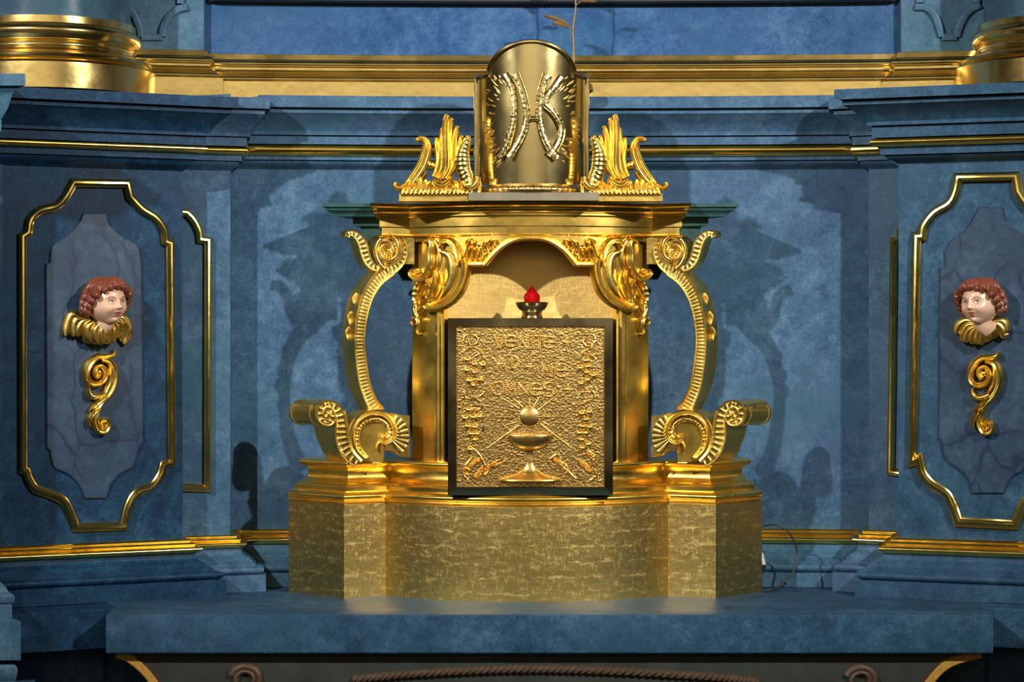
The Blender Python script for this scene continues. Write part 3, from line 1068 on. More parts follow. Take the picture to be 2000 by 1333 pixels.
tp = lambda u: tip(u, .5, .12, .25, .6)
def scroll_c(m):      # S-shaped outer scroll with the curled foot
    tbleaf(m, [(838, 476), (842, 470), (850, 471), (852, 482), (850, 497), (850, 512), (846, 526), (838, 540), (828, 546), (818, 543), (812, 535), (815, 528), (822, 529), (823, 535)], 7.5, .016, .012, 2, .3, wf=lambda u: lerp_table([(0, .35), (.15, .9), (.4, 1), (.7, .85), (1, .35)], u))
    tbleaf(m, [(815, 533), (822, 536), (832, 530)], 6, .010, .010, 4, .4)
both(scroll_c, 'scroll_ornament_relief', GOLD_ORN)
def scroll_d(m):      # wide curling leaf next to it
    tbleaf(m, [(868, 482), (872, 472), (882, 470), (892, 478), (899, 492), (902, 508), (901, 520)], 9, .018, .012, 2, .35, wf=lambda u: lerp_table([(0, .4), (.3, 1), (.75, .9), (1, .3)], u))
    tbleaf(m, [(856, 470), (862, 490), (862, 510), (858, 528)], 6, .010, .008, 1, .2, wf=tp)
    tbleaf(m, [(866, 492), (880, 500), (885, 520), (884, 545), (874, 568), (858, 584), (846, 592)], 15, .010, .008, 1, .3, wf=lambda u: lerp_table([(0, .4), (.3, 1), (.7, .8), (1, .4)], u))
both(scroll_d, 'acanthus_relief', GOLD_ORN)
def flames(m):        # ragged flame leaves in the lap of the scroll
    for q, w in (([(846, 590), (850, 572), (856, 552), (857, 528)], 6), ([(852, 590), (860, 570), (866, 550), (868, 534)], 5), ([(842, 582), (843, 566), (845, 556), (843, 544)], 5), ([(858, 588), (868, 574), (874, 560)], 4.5)):
        tbleaf(m, q, w, .014, lambda u: .008 + .006 * u, 2, .35, wf=tp)
both(flames, 'flame_relief', GOLD_ORN)
def pebble(m):        # pebbly leafwork filling the spandrel
    for q, w in (([(912, 508), (916, 494), (922, 478)], 5), ([(922, 510), (926, 496), (928, 482)], 4.5), ([(932, 510), (936, 496), (934, 484)], 4.5), ([(941, 508), (944, 494), (942, 484)], 4),
                 ([(950, 498), (948, 486), (950, 472)], 5), ([(958, 490), (956, 478), (962, 468)], 5), ([(966, 482), (966, 474), (972, 468)], 4), ([(914, 482), (918, 472), (928, 470), (926, 480)], 5)):
        tbleaf(m, q, w, .013, lambda u: .006 + .005 * u, 2, .4, wf=tp, n=4)
    for a, b, c in ((924, 474, 4), (936, 478, 3.4), (918, 513, 3), (936, 514, 3), (946, 513, 3)):
        ball(m, TB(a, b, .012), MM(c))
both(pebble, 'rocaille_relief', GOLD_ORN)
def pendant(m):       # drop of husks down the pier
    tbleaf(m, [(830, 546), (820, 556), (814, 574), (815, 592), (822, 604)], 7.5, .014, .003, 1, .3, wf=lambda u: lerp_table([(0, .4), (.4, 1), (1, .6)], u), ribs=6, ribamp=.14, edge=.6)
    for q, w in (([(836, 556), (828, 568), (822, 584)], 5.5), ([(838, 580), (830, 592), (824, 606)], 5), ([(816, 598), (820, 612), (826, 622)], 6), ([(832, 602), (828, 614), (824, 626)], 5),
                 ([(812, 622), (818, 620), (824, 630), (822, 646), (824, 654)], 5.5), ([(830, 622), (828, 634), (824, 650)], 5), ([(814, 636), (811, 628), (815, 622)], 3)):
        tbleaf(m, q, w, .013, .004, 2, .35, wf=tp, n=5)
both(pendant, 'husk_drop', GOLD_ORN)

# ---- entablature
eNL, eNR = xy(800, .062), xy(1274, .062)
eCL, eCR = xy(742, .028), xy(1331, .028)
ENT = [(eCL[0] - .012, .20), eCL] + arc_between(eNL, eNR, .085, 30) + [eCR, (eCR[0] + .012, .20)]
zE = lambda py: ZP(py, -.015)
ent_tab = [(.012, 395.5), (.022, 396), (.024, 398), (.022, 402), ('s', .017, 405), ('s', .016, 411), (.012, 415), (.012, 416), (.009, 417), (.009, 421), (.001, 423), (.001, 441), (-.005, 441), (-.005, 455), (.0, 456.5), ('s', .006, 459), (.0, 462), (-.006, 463), (-.006, 470), (-.012, 470)]
m = MB(); moulding(m, ENT, [(o, zE(py)) for o, py in smooth_prof(ent_tab, 4)], back=-.05)
obj('entablature', m, GOLD_POL, tab, 28)
m = MB(); cap_plate(ENT, .012, zE(395.4), m)
obj('entablature_top', m, GOLD_SATIN, tab)
# teal painted back board with its own cornice
yk = .17
BK = [(PX(722, yk), .24), (PX(705, yk), yk), (PX(1368, yk), yk), (PX(1352, yk), .24)]
zK = lambda py: ZP(py, yk - .03)
m = MB(); moulding(m, BK, [(.068, zK(399)), (.068, zK(406)), ('s', .060, zK(408)), (.058, zK(413)), ('s', .046, zK(418)), (.042, zK(424)), (.040, zK(425)), (.012, zK(426)), (.012, zK(440)), (.002, zK(440)), (.002, zK(470))] if False else smooth_prof([(.068, zK(399)), (.068, zK(406)), ('s', .062, zK(408)), (.060, zK(412)), ('s', .050, zK(418)), (.046, zK(424)), (.014, zK(425)), (.014, zK(441)), (.001, zK(441)), (.001, zK(478))]), back=-.03)
obj('back_cornice', m, TEAL, tab, 28)

# ---- side brackets (left built, right mirrored)
EXT = Vector((-.074, .088, 0))     # depth direction of the left bracket
YF = .018
YOFF = [0.0]
def bp(px, py, t=0.0, lift=0.0):
    return W(px, py, YF + YOFF[0] - lift) + EXT * t
def ribbon(m, q, wf, depth=1.0, ribs=0, n=6, rim=.004, y0=None, ribamp=.0005, depthf=None, flat=False):
    """band with raised rims and fluting, extruded back along EXT; q are px control points of its centre line."""
    c = cr([(a, b, 0) for a, b in q], n)
    if ribs:
        c = cr([(p.x, p.y, 0) for p in c], max(1, int(6 * ribs / len(c)) + 1))
    mm = len(c)
    V, F = [], []
    L = [0.0]
    for i in range(1, mm): L.append(L[-1] + (c[i] - c[i - 1]).length)
    for i in range(mm):
        u = L[i] / L[-1]
        T = (c[min(mm - 1, i + 1)] - c[max(0, i - 1)]).normalized()
        s = Vector((T.y, -T.x, 0))
        w = wf(u)
        rb = ribamp * max(0, sin(2 * pi * ribs * u)) if ribs else 0
        dp = depth * (depthf(u) if depthf else 1)
        # across the band: back-left .. front rims .. back-right
        prof = [(-1, None), (-1, 0), (-.92, rim), (-.72, rim * .9), (-.62, 0), (-.5, rb - rim * .35), (0, rb - rim * .1), (.5, rb - rim * .35), (.62, 0), (.72, rim * .9), (.92, rim), (1, 0), (1, None)]
        for a, l in prof:
            x, y = c[i].x + s.x * a * w, c[i].y + s.y * a * w
            V.append(bp(x, y, dp if l is None else 0.0, l or 0.0))
    k = 13
    for i in range(mm - 1):
        for q_ in range(k):
            r_ = (q_ + 1) % k
            F.append((i * k + q_, i * k + r_, (i + 1) * k + r_, (i + 1) * k + q_))
    F.append(tuple(range(k)))
    F.append(tuple((mm - 1) * k + q_ for q_ in range(k - 1, -1, -1)))
    m.add(V, F)

def bleaf(m, q, w, h, lift=.0, ridges=3, amp=.35, n=6, wf=None, hf=None, ribs=0, ribamp=0., dome=.7, t=0.0, back=.25, edge=0.):
    c = cr([(a, b, 0) for a, b in q], n)
    L = len(c) - 1
    p = [bp(v.x, v.y, t, lift(i / L) if callable(lift) else lift) for i, v in enumerate(c)]
    sweep(m, p, cs_leaf(MM(w), h, ridges, amp, 12, wf=wf, hf=hf, ribs=ribs, ribamp=ribamp, dome=dome, back=back, edge=edge))

def build_bracket(mirror):
    r_name = 'side_bracket'
    parts = []
    YOFF[0] = .036
    # 1 long C-shaped fluted band running into the upper volute
    m = MB()
    ribbon(m, [(739, 806), (727, 787), (714, 754), (707, 715), (703, 670), (706, 626), (717, 582), (737, 548), (762, 526)], lambda u: lerp_table([(0, 15), (.1, 12.5), (.5, 11), (.85, 13), (1, 15)], u), 0.42, ribs=44, depthf=lambda u: lerp_table([(0, .7), (.3, 1), (.8, 1), (1, .5)], u))
    root = m
    # 2 upper volute: fluted outer turn, then a smooth spiral ridge
    v = MB()
    ribbon(v, [(748, 534), (766, 524), (780, 511), (787, 492), (783, 474), (770, 463)], lambda u: lerp_table([(0, 14), (.3, 12), (.7, 9), (1, 6)], u), .4, ribs=12, ribamp=.0009, depthf=lambda u: lerp_table([(0, .6), (.4, 1), (1, .8)], u))
    bleaf(v, [(752, 526), (742, 514), (735, 497), (737, 478), (748, 465), (762, 462), (774, 470), (778, 486), (773, 502), (760, 509), (748, 504), (743, 492), (748, 481), (759, 478), (767, 485), (766, 494), (758, 496)], 5.2, .013, .004, 1, .1, 8, wf=lambda u: lerp_table([(0, .8), (.2, 1.1), (.6, 1), (1, .8)], u))
    ball(v, bp(760, 490, 0, .008), MM(5.5), 14, 8)
    for a in range(16):
        t_ = 2 * pi * a / 16
        bleaf(v, [(760 + 9 * cos(t_), 489 + 9 * sin(t_)), (760 + 17 * cos(t_), 489 + 18 * sin(t_))], 2.6, .006, .001, 1, .1, n=3)
    vol_back = MB()
    q = [(763 + 27 * cos(a), 489 + 30 * sin(a)) for a in [2 * pi * i / 28 for i in range(28)]]
    prism(vol_back, [bp(a, b, 0.0, .001) for a, b in q], EXT * .42)
    prism(vol_back, [bp(a, b, .05, 0) for a, b in ((780, 464), (812, 464), (812, 516), (790, 516), (780, 500))], EXT * .6)
    # 3 upper hook leaf, curling outwards
    h = MB()
    ribbon(h, [(742, 525), (728, 520), (718, 508), (712, 492), (708, 476), (700, 463), (690, 456), (681, 456), (678, 463)], lambda u: lerp_table([(0, 7), (.25, 9), (.6, 9.5), (1, 4.5)], u), .26, ribs=12, ribamp=.0011, rim=.003, depthf=lambda u: lerp_table([(0, .8), (.6, 1), (1, .8)], u))
    # dark outer spine of the long band
    sp = MB()
    for i, (a, b) in enumerate(((703, 586), (693, 622), (689, 652))):
        bleaf(sp, [(a + 2, b + 14), (a - 1, b), (a + 4, b - 14)], 5, .006, -.002, 1, .2, wf=tp, t=.22)
    YOFF[0] = .0
    # 4 lower shell scroll
    sc = MB()
    bleaf(sc, [(709, 899), (693, 880), (687, 856), (691, 832), (704, 815), (724, 806), (746, 808), (763, 820), (771, 840), (766, 858), (752, 865), (742, 858), (744, 849)], 7.5, .016, .006, 2, .3, 7, wf=lambda u: lerp_table([(0, 1.2), (.3, 1.1), (.7, .75), (1, .6)], u))
    bleaf(sc, [(716, 896), (702, 878), (698, 856), (702, 838), (712, 826), (726, 820)], 5, .009, .004, 1, .2, ribs=14, ribamp=.14, edge=.5)
    bleaf(sc, [(726, 820), (742, 820), (756, 830), (761, 844), (756, 855)], 6, .009, .004, 1, .2, ribs=10, ribamp=.14, edge=.5)
    ball(sc, bp(745, 855, 0, .012), MM(5.5))
    # solid plate behind the scroll
    pq = dense([(706, 901), (692, 880, 0), (686, 852, 0), (692, 828, 0), (708, 810, 0), (730, 803, 0), (752, 806, 0), (768, 822, 0), (776, 844), (770, 864, 0), (752, 872), (748, 904)])
    plt = MB(); prism(plt, [bp(a, b, 0, .002) for a, b in pq], EXT * .55)
    # small dropping leaves at the curl
    for q in ([(744, 862), (738, 870), (736, 880)], [(748, 864), (746, 876), (748, 886)], [(754, 866), (756, 876)]):
        bleaf(sc, q, 4, .010, .004, 1, .2, wf=tp, n=4)
    # 5 fan shell joining the pier
    fan = MB()
    pf = dense([(748, 870), (768, 818), (772, 808), (786, 812), (800, 812), (801, 894), (785, 886), (770, 880), (756, 880)])
    prism(fan, [bp(a, b, .0, 0) for a, b in pf], EXT * .35)
    for a in range(8):
        t = -1.05 + a * .27
        x1_, y1_ = 757 + 42 * cos(t), 852 + 46 * sin(t) * .95
        bleaf(fan, [(757 + 12 * cos(t), 852 + 12 * sin(t)), ((757 + x1_) / 2, (852 + y1_) / 2), (min(800, x1_), y1_)], 8.5, .0045, -.001, 1, .1, n=4, wf=lambda u: lerp_table([(0, .35), (.8, 1), (1, .8)], u))
    # 6 outer scroll with the roll on top
    o = MB()
    ribbon(o, [(702, 901), (688, 893), (675, 876), (668, 855), (667, 833), (664, 812), (655, 795), (641, 789), (629, 795), (625, 810), (630, 823), (641, 827), (650, 821), (651, 809), (644, 803), (638, 808), (640, 814)],
           lambda u: lerp_table([(0, 14), (.15, 15), (.32, 13.5), (.42, 10.5), (.6, 7), (1, 4)], u), 1.0, ribs=22, ribamp=.0011, depthf=lambda u: lerp_table([(0, .62), (.2, .62), (.35, .8), (.42, 1), (1, 1)], u))
    # the roll is a drum lying along the depth direction, with end bands
    rl = MB()
    def drum(t0, t1, rad, mb):
        q = [(641 + rad * cos(a), 809 + rad * sin(a)) for a in [2 * pi * i / 40 for i in range(40)]]
        prism(mb, [bp(a, b, t0) for a, b in q], EXT * (t1 - t0))
    drum(.05, .98, 23.0, rl); drum(.02, .10, 25.0, rl); drum(.24, .32, 25.0, rl); drum(.93, 1.0, 25.0, rl)
    # front cheek under the roll (fills between scroll and shell)
    ck = MB()
    prism(ck, [bp(a, b, .02, -.001) for a, b in dense([(664, 820), (672, 850, 0), (680, 880, 0), (700, 902), (712, 902), (690, 870), (684, 840, 0), (676, 800)])], EXT * .5)
    mats = GOLD_ORN
    f = (lambda q: q.mirrored(XC)) if mirror else (lambda q: q)
    base = obj(r_name, f(root), mats, tab, 35)
    obj('upper_volute', f(v), mats, base, 35)
    obj('volute_core', f(vol_back), mats, base, 35)
    obj('hook_leaf', f(h), mats, base, 35)
    obj('spine_bud', f(sp), mats, base, 35)
    obj('shell_scroll', f(sc), mats, base, 40)
    obj('shell_plate', f(plt), GOLD_SATIN, base, 35)
    obj('fan_shell', f(fan), mats, base, 40)
    obj('foot_scroll', f(o), mats, base, 35)
    obj('scroll_roll', f(rl), mats, base, 30)
    obj('scroll_cheek', f(ck), mats, base, 30)
build_bracket(False)
build_bracket(True)

# ---- flame crests on the entablature
YC = -.035
def cp(px, py, lift=0.0):
    return W(px, py, YC - lift)
def cleaf(m, q, w, h, lift=0.0, ridges=3, amp=.4, n=6, wf=None, hf=None, ribs=0, ribamp=0., dome=.7, back=.6, edge=0.):
    c = cr([(a, b, 0) for a, b in q], n)
    L = len(c) - 1
    p = [cp(v.x, v.y, lift(i / L) if callable(lift) else lift) for i, v in enumerate(c)]
    sweep(m, p, cs_leaf(MM(w), h, ridges, amp, 14, wf=wf, hf=hf, ribs=ribs, ribamp=ribamp, dome=dome, back=back, edge=edge))

def build_crest(mirror):
    f = (lambda q: q.mirrored(XC)) if mirror else (lambda q: q)
    zt = zE(395.0)
    base = MB()
    # mat with a scalloped edge
    q = []
    for i in range(0, 54):
        x = 780 + i * 2.5
        q.append((x, 377.5 + 3.2 * sin(i * 1.12) * (1 if 2 < i < 51 else .4)))
    front = [cp(a, b, .022) for a, b in q] + [Vector((cp(914, 380, .022).x, cp(0, 0, .022).y, zt)), Vector((cp(779, 380, .022).x, cp(0, 0, .022).y, zt))]
    prism(base, front, (0, .07, 0))
    root = obj('flame_crest', f(base), GOLD_ORN, tab, 25)
    # leafy mound
    m = MB()
    for i in range(13):
        x = 792 + i * 10.2
        hgt = [14, 20, 26, 30, 26, 22, 26, 28, 24, 28, 24, 20, 22][i]
        cleaf(m, [(x - 3, 380), (x + random.uniform(-4, 2), 380 - hgt * .5), (x + random.uniform(-5, 5), 380 - hgt)], 8, .015, lambda u: .020 - .014 * u, 2, .35, n=4, wf=tp)
    for i in range(17):
        x = 786 + i * 8.4
        cleaf(m, [(x + 2, 371), (x, 377), (x - 2, 382)], 4.6, .010, lambda u: .022 + .003 * u, 1, .2, n=3, wf=tp)
    obj('leaf_mound', f(m), GOLD_ORN, root, 40)
    # outer plume with a curled tip and a rolled foot
    m = MB()
    cleaf(m, [(788, 372), (800, 358), (812, 343), (823, 326), (830, 308), (834, 292), (832, 279), (825, 272), (817, 273), (813, 277)], 11.5, .020, lambda u: .004 + .012 * u, 3, .28, 7, wf=lambda u: lerp_table([(0, .75), (.25, 1), (.6, 1), (.85, .75), (1, .35)], u))
    cleaf(m, [(794, 376), (808, 362), (824, 344), (834, 322)], 8, .014, -.006, 2, .3, wf=tp)
    obj('outer_plume', f(m), GOLD_ORN, root, 45)
    m = MB()
    cleaf(m, [(804, 357), (794, 361), (784, 366), (775, 366), (771, 361), (775, 358)], 6.5, .015, .012, 2, .3, 6, wf=lambda u: lerp_table([(0, .7), (.6, 1), (1, .6)], u))
    cleaf(m, [(800, 350), (797, 354), (792, 358)], 4, .010, .012, 1, .2, n=4, wf=tp)
    cleaf(m, [(810, 338), (804, 342), (800, 348)], 4, .010, .012, 1, .2, n=4, wf=tp)
    obj('plume_foot', f(m), GOLD_ORN, root, 45)
    m = MB(); ball(m, cp(841.5, 323, .010), MM(8.0), 20, 14)
    obj('berry', f(m), GOLD_ORN, root, 60)
    # tall middle flame: several licks
    m = MB()
    for q, w, l0, l1 in (([(846, 346), (853, 332), (856, 314), (855, 296), (853, 280), (853, 270)], 7, .012, .006),
                         ([(852, 348), (860, 330), (863, 308), (863, 286), (864, 262), (868, 246)], 8.5, .016, .010),
                         ([(858, 350), (868, 334), (871, 310), (870, 284), (870, 258), (871, 238), (872, 224)], 9, .014, .016),
                         ([(866, 350), (876, 330), (878, 306), (877, 280), (879, 252), (881, 231)], 8, .010, .008),
                         ([(872, 350), (882, 332), (886, 312), (887, 290), (889, 266), (893, 247)], 7.5, .012, .010),
                         ([(874, 346), (886, 330), (892, 312), (896, 292), (899, 276), (901, 266)], 6.5, .014, .008)):
        cleaf(m, q, w, .017, lambda u, a=l0, b=l1: a + (b - a) * u, 2, .28, 6, wf=lambda u: lerp_table([(0, .55), (.2, 1), (.7, .9), (.92, .75), (1, .3)], u))
    for a, b, c in ((872, 228, 5.5), (853, 272, 4.5), (901, 268, 4.5), (893, 249, 4.2), (882, 234, 4)):
        ball(m, cp(a, b, .014), MM(c), 12, 8)
    obj('flame_leaf', f(m), GOLD_ORN, root, 45)
    m = MB()
    cleaf(m, [(846, 350), (854, 360), (866, 362), (878, 354), (884, 344)], 8, .016, .020, 2, .3, wf=tp)
    obj('flame_cup', f(m), GOLD_ORN, root, 45)
    # ribbed shell leaning on the brass shield
    m = MB()
    cleaf(m, [(922, 372), (912, 352), (905, 332), (903, 312), (905, 294), (911, 278), (915, 268)], 14.5, .018, lambda u: .022 - .006 * u, 1, .15, 8, wf=lambda u: lerp_table([(0, .6), (.25, 1.05), (.6, 1), (.85, .75), (1, .4)], u), ribs=13, ribamp=.06, edge=.25)
    ball(m, cp(914, 270, .020), MM(6), 12, 8); ball(m, cp(908, 278, .024), MM(4.5), 12, 8)
    obj('ribbed_shell', f(m), GOLD_ORN, root, 45)
    m = MB()
    cleaf(m, [(902, 356), (910, 366), (922, 366), (932, 356), (934, 346)], 8, .018, .026, 1, .2, wf=lambda u: lerp_table([(0, .5), (.5, 1), (1, .6)], u))
    cleaf(m, [(936, 380), (936, 362), (934, 346)], 5, .016, .020, 2, .3, n=5, wf=tp)
    obj('shell_foot', f(m), GOLD_ORN, root, 45)
build_crest(False)
build_crest(True)

# ---- the safe and its door
YD = -.085
def dp(px, py, lift=0.0): return W(px, py, YD - lift)
zs0, zs1 = ZP(968, YD), ZP(622, YD)
m = MB(); box(m, (PX(876, YD), YD + .006, zs0 + .001), (PX(1196, YD), .23, zs1 - .001))
safe = obj('safe_box', m, DARK, tab)
m = MB()
sweep(m, [dp(a, b) for a, b in ((883.5, 630.5), (1188.5, 630.5), (1188.5, 959.5), (883.5, 959.5))], lambda u: [(-.0108, -.012), (-.0108, .004), (-.0095, .0065), (.0085, -.001), (.0108, -.002), (.0108, -.012)], closed=True)
obj('safe_frame', m, STEEL, tab, 25)
# hammered door leaf, real relief
door_m = MB()
nx, nz = 150, 160
x0d, x1d, y0d, y1d = 891, 1181, 639, 951
def dsurf(u, v):
    px, py = x0d + (x1d - x0d) * u, y1d + (y0d - y1d) * v
    n = noise.noise(Vector((px * .11, py * .11, 3.1))) * .5 + noise.noise(Vector((px * .26, py * .24, 9.1))) * .5
    n2 = noise.noise(Vector((px * .5, py * .5, 1.7)))
    edge = min(u, 1 - u, v, 1 - v)
    k = min(1, edge / .03)
    return dp(px, py, .001 + k * (.0005 * n + .0003 * n2))
plate(door_m, dsurf, lambda u, v: dp(x0d + (x1d - x0d) * u, y1d + (y0d - y1d) * v, -.008), nx, nz)
door = obj('safe_door', door_m, DOOR, tab, 60)

def beads(m, pts, r, step):
    """row of beads along a px polyline."""
    acc = 0
    for (a, b) in zip(pts, pts[1:]):
        d = sqrt((b[0] - a[0]) ** 2 + (b[1] - a[1]) ** 2)
        n = max(1, int(d / step))
        for i in range(n):
            t = i / n
            ball(m, dp(a[0] + (b[0] - a[0]) * t, a[1] + (b[1] - a[1]) * t, .0030), MM(r), 6, 4)
    ball(m, dp(pts[-1][0], pts[-1][1], .0022), MM(r), 6, 4)

def arcp(cx, cy, rx, ry, a0, a1, n=14):
    return [(cx + rx * cos(radians(a0 + (a1 - a0) * i / n)), cy - ry * sin(radians(a0 + (a1 - a0) * i / n))) for i in range(n + 1)]
def euncial(cx, cy, r): return [arcp(cx, cy, r, r, 50, 310), [(cx - r * .6, cy), (cx + r * .8, cy)]]
def plus(cx, cy, r): return [[(cx - r, cy), (cx + r, cy)], [(cx, cy - r), (cx, cy + r)]]
GL = []
GL.append([[(967, 657), (976, 681), (985, 657)]])                                        # V
GL.append(euncial(997, 667, 11))                                                         # E
GL.append([[(1014, 681), (1014, 657), (1031, 681), (1031, 657)]])                        # N
GL.append([[(1041, 657), (1041, 681)]])                                                  # I
GL.append([[(1046, 657), (1061, 657)], [(1053.5, 657), (1053.5, 681)]])                  # T
GL.append(euncial(1072, 669, 11))                                                        # E
GL.append(plus(1108, 669, 6))
GL.append([[(970, 722), (979, 699), (988, 722)], [(972, 711), (986, 711)]])              # A
GL.append([arcp(1000, 708, 13, 12, 90, -90), [(1000, 696), (1000, 720)]])                # D
GL.append(plus(1034, 717, 5))
GL.append([[(1060, 735), (1060, 713), (1068, 726), (1076, 713), (1076, 735)]])           # M
GL.append(euncial(1098, 724, 12.5))                                                      # E
GL.append([arcp(973, 759, 12.5, 12.5, 0, 360, 20)])                                      # O
GL.append([[(990, 771), (990, 749), (998, 762), (1006, 749), (1006, 771)]])              # M
GL.append([[(1014, 771), (1014, 749), (1031, 771), (1031, 749)]])                        # N
GL.append(euncial(1047, 761, 11.5))                                                      # E
GL.append([arcp(1072, 755, 9, 7, 60, 270, 9) + arcp(1072, 768, 9, 7, 90, -130, 9)])      # S
GL.append(plus(1110, 761, 6))
for g in GL:
    m = MB()
    for st in g:
        for dx in (-1.5, 1.5):
            beads(m, [(a + dx, b + dx * .3) for a, b in st], 1.9, 3.2)
    obj('letter', m, DOOR, door, 60)

# grapes
gr0 = MB(); ball(gr0, dp(913, 704, .004), MM(6.6), 12, 8)
grapes = [(215, 355), (260, 385), (215, 425), (265, 440), (230, 495), (295, 490), (255, 525), (320, 390), (225, 690), (200, 745), (255, 740), (295, 735), (220, 800), (265, 805), (240, 850), (280, 850), (265, 890), (235, 955),
          (1005, 360), (970, 410), (1020, 400), (1010, 440), (1055, 460), (1020, 490), (975, 515), (980, 715), (1030, 705), (1005, 755), (985, 800), (1030, 805), (965, 845), (1005, 845), (980, 890), (1020, 920), (985, 945)]
g0 = None
for a, b in grapes:
    px, py = 850 + a / 3.42, 600 + b / 3.42
    if g0 is None:
        mb = MB(); ball(mb, dp(px, py, .003), MM(6.4), 12, 8)
        g0 = obj('grape', mb, GOLD_ORN, door, 60); gp = dp(px, py, .003)
    else:
        c = g0.copy(); COL.objects.link(c); c.parent = door
        c.location = dp(px, py, .003) - gp
def dtube(m, q, r, n=6, taper=None, lift=.002):
    c = cr([(a, b, 0) for a, b in q], n)
    sweep(m, [dp(p.x, p.y, lift) for p in c], cs_round(MM(r), 6, 1, taper))
def zz(pts): return [(850 + a / 3.42, 600 + b / 3.42) for a, b in pts]
vines = [[(185, 245), (200, 195), (250, 185), (285, 215), (270, 250), (230, 250), (225, 220), (255, 212)], [(290, 190), (330, 185)], [(190, 290), (250, 270), (300, 290), (325, 345)], [(300, 310), (270, 330)],
         [(935, 185), (985, 185), (1050, 185), (1070, 225), (1040, 265), (1000, 255), (990, 225), (1025, 215)], [(1050, 270), (990, 300), (975, 335)], [(975, 310), (1040, 320), (1075, 350)],
         [(205, 560), (200, 600), (250, 620), (310, 590), (330, 565)], [(215, 630), (250, 610), (300, 630), (300, 680), (250, 690), (235, 655)], [(950, 590), (1000, 570), (1050, 565), (1070, 600), (1040, 610)], [(1065, 530), (1080, 560)], [(960, 660), (1060, 610)],
         [(230, 930), (290, 980), (335, 1060)], [(185, 1080), (190, 1120), (220, 1160)], [(330, 1130), (380, 1070), (470, 1030)], [(200, 1060), (250, 1000)], [(1010, 960), (1060, 990), (1055, 1040)], [(830, 1050), (880, 1090), (940, 1150)], [(760, 1020), (820, 980), (830, 1030), (880, 1060)], [(1060, 1080), (1075, 1130), (1030, 1160)]]
for v in vines:
    m = MB(); dtube(m, zz(v), 2.2); obj('vine', m, DOOR, door, 60)
for q in ([(330, 1130), (350, 1080), (400, 1050), (440, 1020)], [(210, 1130), (220, 1080), (260, 1040), (320, 1010)], [(780, 1010), (830, 1040), (870, 1080), (900, 1130)], [(950, 1030), (1000, 1060), (1040, 1110)], [(260, 1150), (300, 1110), (330, 1060)], [(1060, 1020), (1040, 990), (1000, 985)]):
    m = MB(); c = cr([(a, b, 0) for a, b in zz(q)], 5)
    sweep(m, [dp(p.x, p.y, .001) for p in c], cs_leaf(MM(5.5), .0035, 4, .7, 16, wf=tp, ribs=5, ribamp=.5, edge=2)); obj('vine_leaf', m, DOOR, door, 60)
# host with rays
hx, hy = 1034, 815
m = MB(); lathe(m, (0, 0), smooth_prof([(.0001, .0), (MM(16), .0), (MM(18.5), -.002), (MM(18.5), -.006)]), 40)
mm_ = MB(); mm_.v = [Vector((dp(hx, hy).x + p.x, dp(hx, hy).y - .0065 - p.z, dp(hx, hy).z + p.y)) for p in m.v]; mm_.f = m.f
obj('host', mm_, BRASS_HAM, door, 40)
m = MB(); beads(m, arcp(hx, hy, 19.5, 19.5, 0, 360, 26), 1.8, 4); obj('host_beading', m, DOOR, door, 60)
for q in ([(520, 737), (345, 738)], [(560, 680), (430, 598)], [(585, 670), (520, 610)], [(690, 690), (800, 600)], [(660, 665), (700, 600)], [(700, 733), (925, 733)], [(700, 780), (915, 945)], [(560, 790), (345, 945)], [(540, 700), (480, 680)], [(545, 770), (470, 790)], [(720, 770), (760, 790)], [(630, 660), (630, 620)]):
    m = MB(); dtube(m, zz([q[0], ((q[0][0] + q[1][0]) / 2, (q[0][1] + q[1][1]) / 2), q[1]]), 1.9, 4, lambda u: 1 - .5 * u); obj('ray', m, DOOR, door, 60)
# chalice in half relief
prof = [(1, 851), (42, 850), (43, 852), (40, 861), (33, 870), (22, 877), (9, 880), (6, 884), (7, 890), (7, 902), (9, 910), (15, 919), (28, 927), (48, 932), (60, 936), (61, 939), (1, 940)]
m = MB(); lathe(m, (dp(1035, 0).x, YD - .001), [(MM(r_), ZP(b, YD)) for r_, b in prof], 40, .42)
obj('chalice', m, BRASS_HAM, door, 40)
m = MB(); beads(m, [(978, 938), (1000, 940), (1035, 941), (1070, 940), (1094, 938)], 1.6, 3.4); obj('chalice_beading', m, DOOR, door, 60)
m = MB(); box(m, (dp(944, 0).x - .0022, YD - .005, ZP(843, YD)), (dp(944, 0).x + .0022, YD + .001, ZP(835, YD))); obj('keyhole', m, BLACK, door)
for a, b in ((898, 647), (898, 797), (1171, 651), (1171, 798), (1171, 940), (898, 940)):
    m = MB(); ball(m, dp(a, b, .002), MM(3.4), 10, 6); obj('rivet', m, BRASS, door, 60)

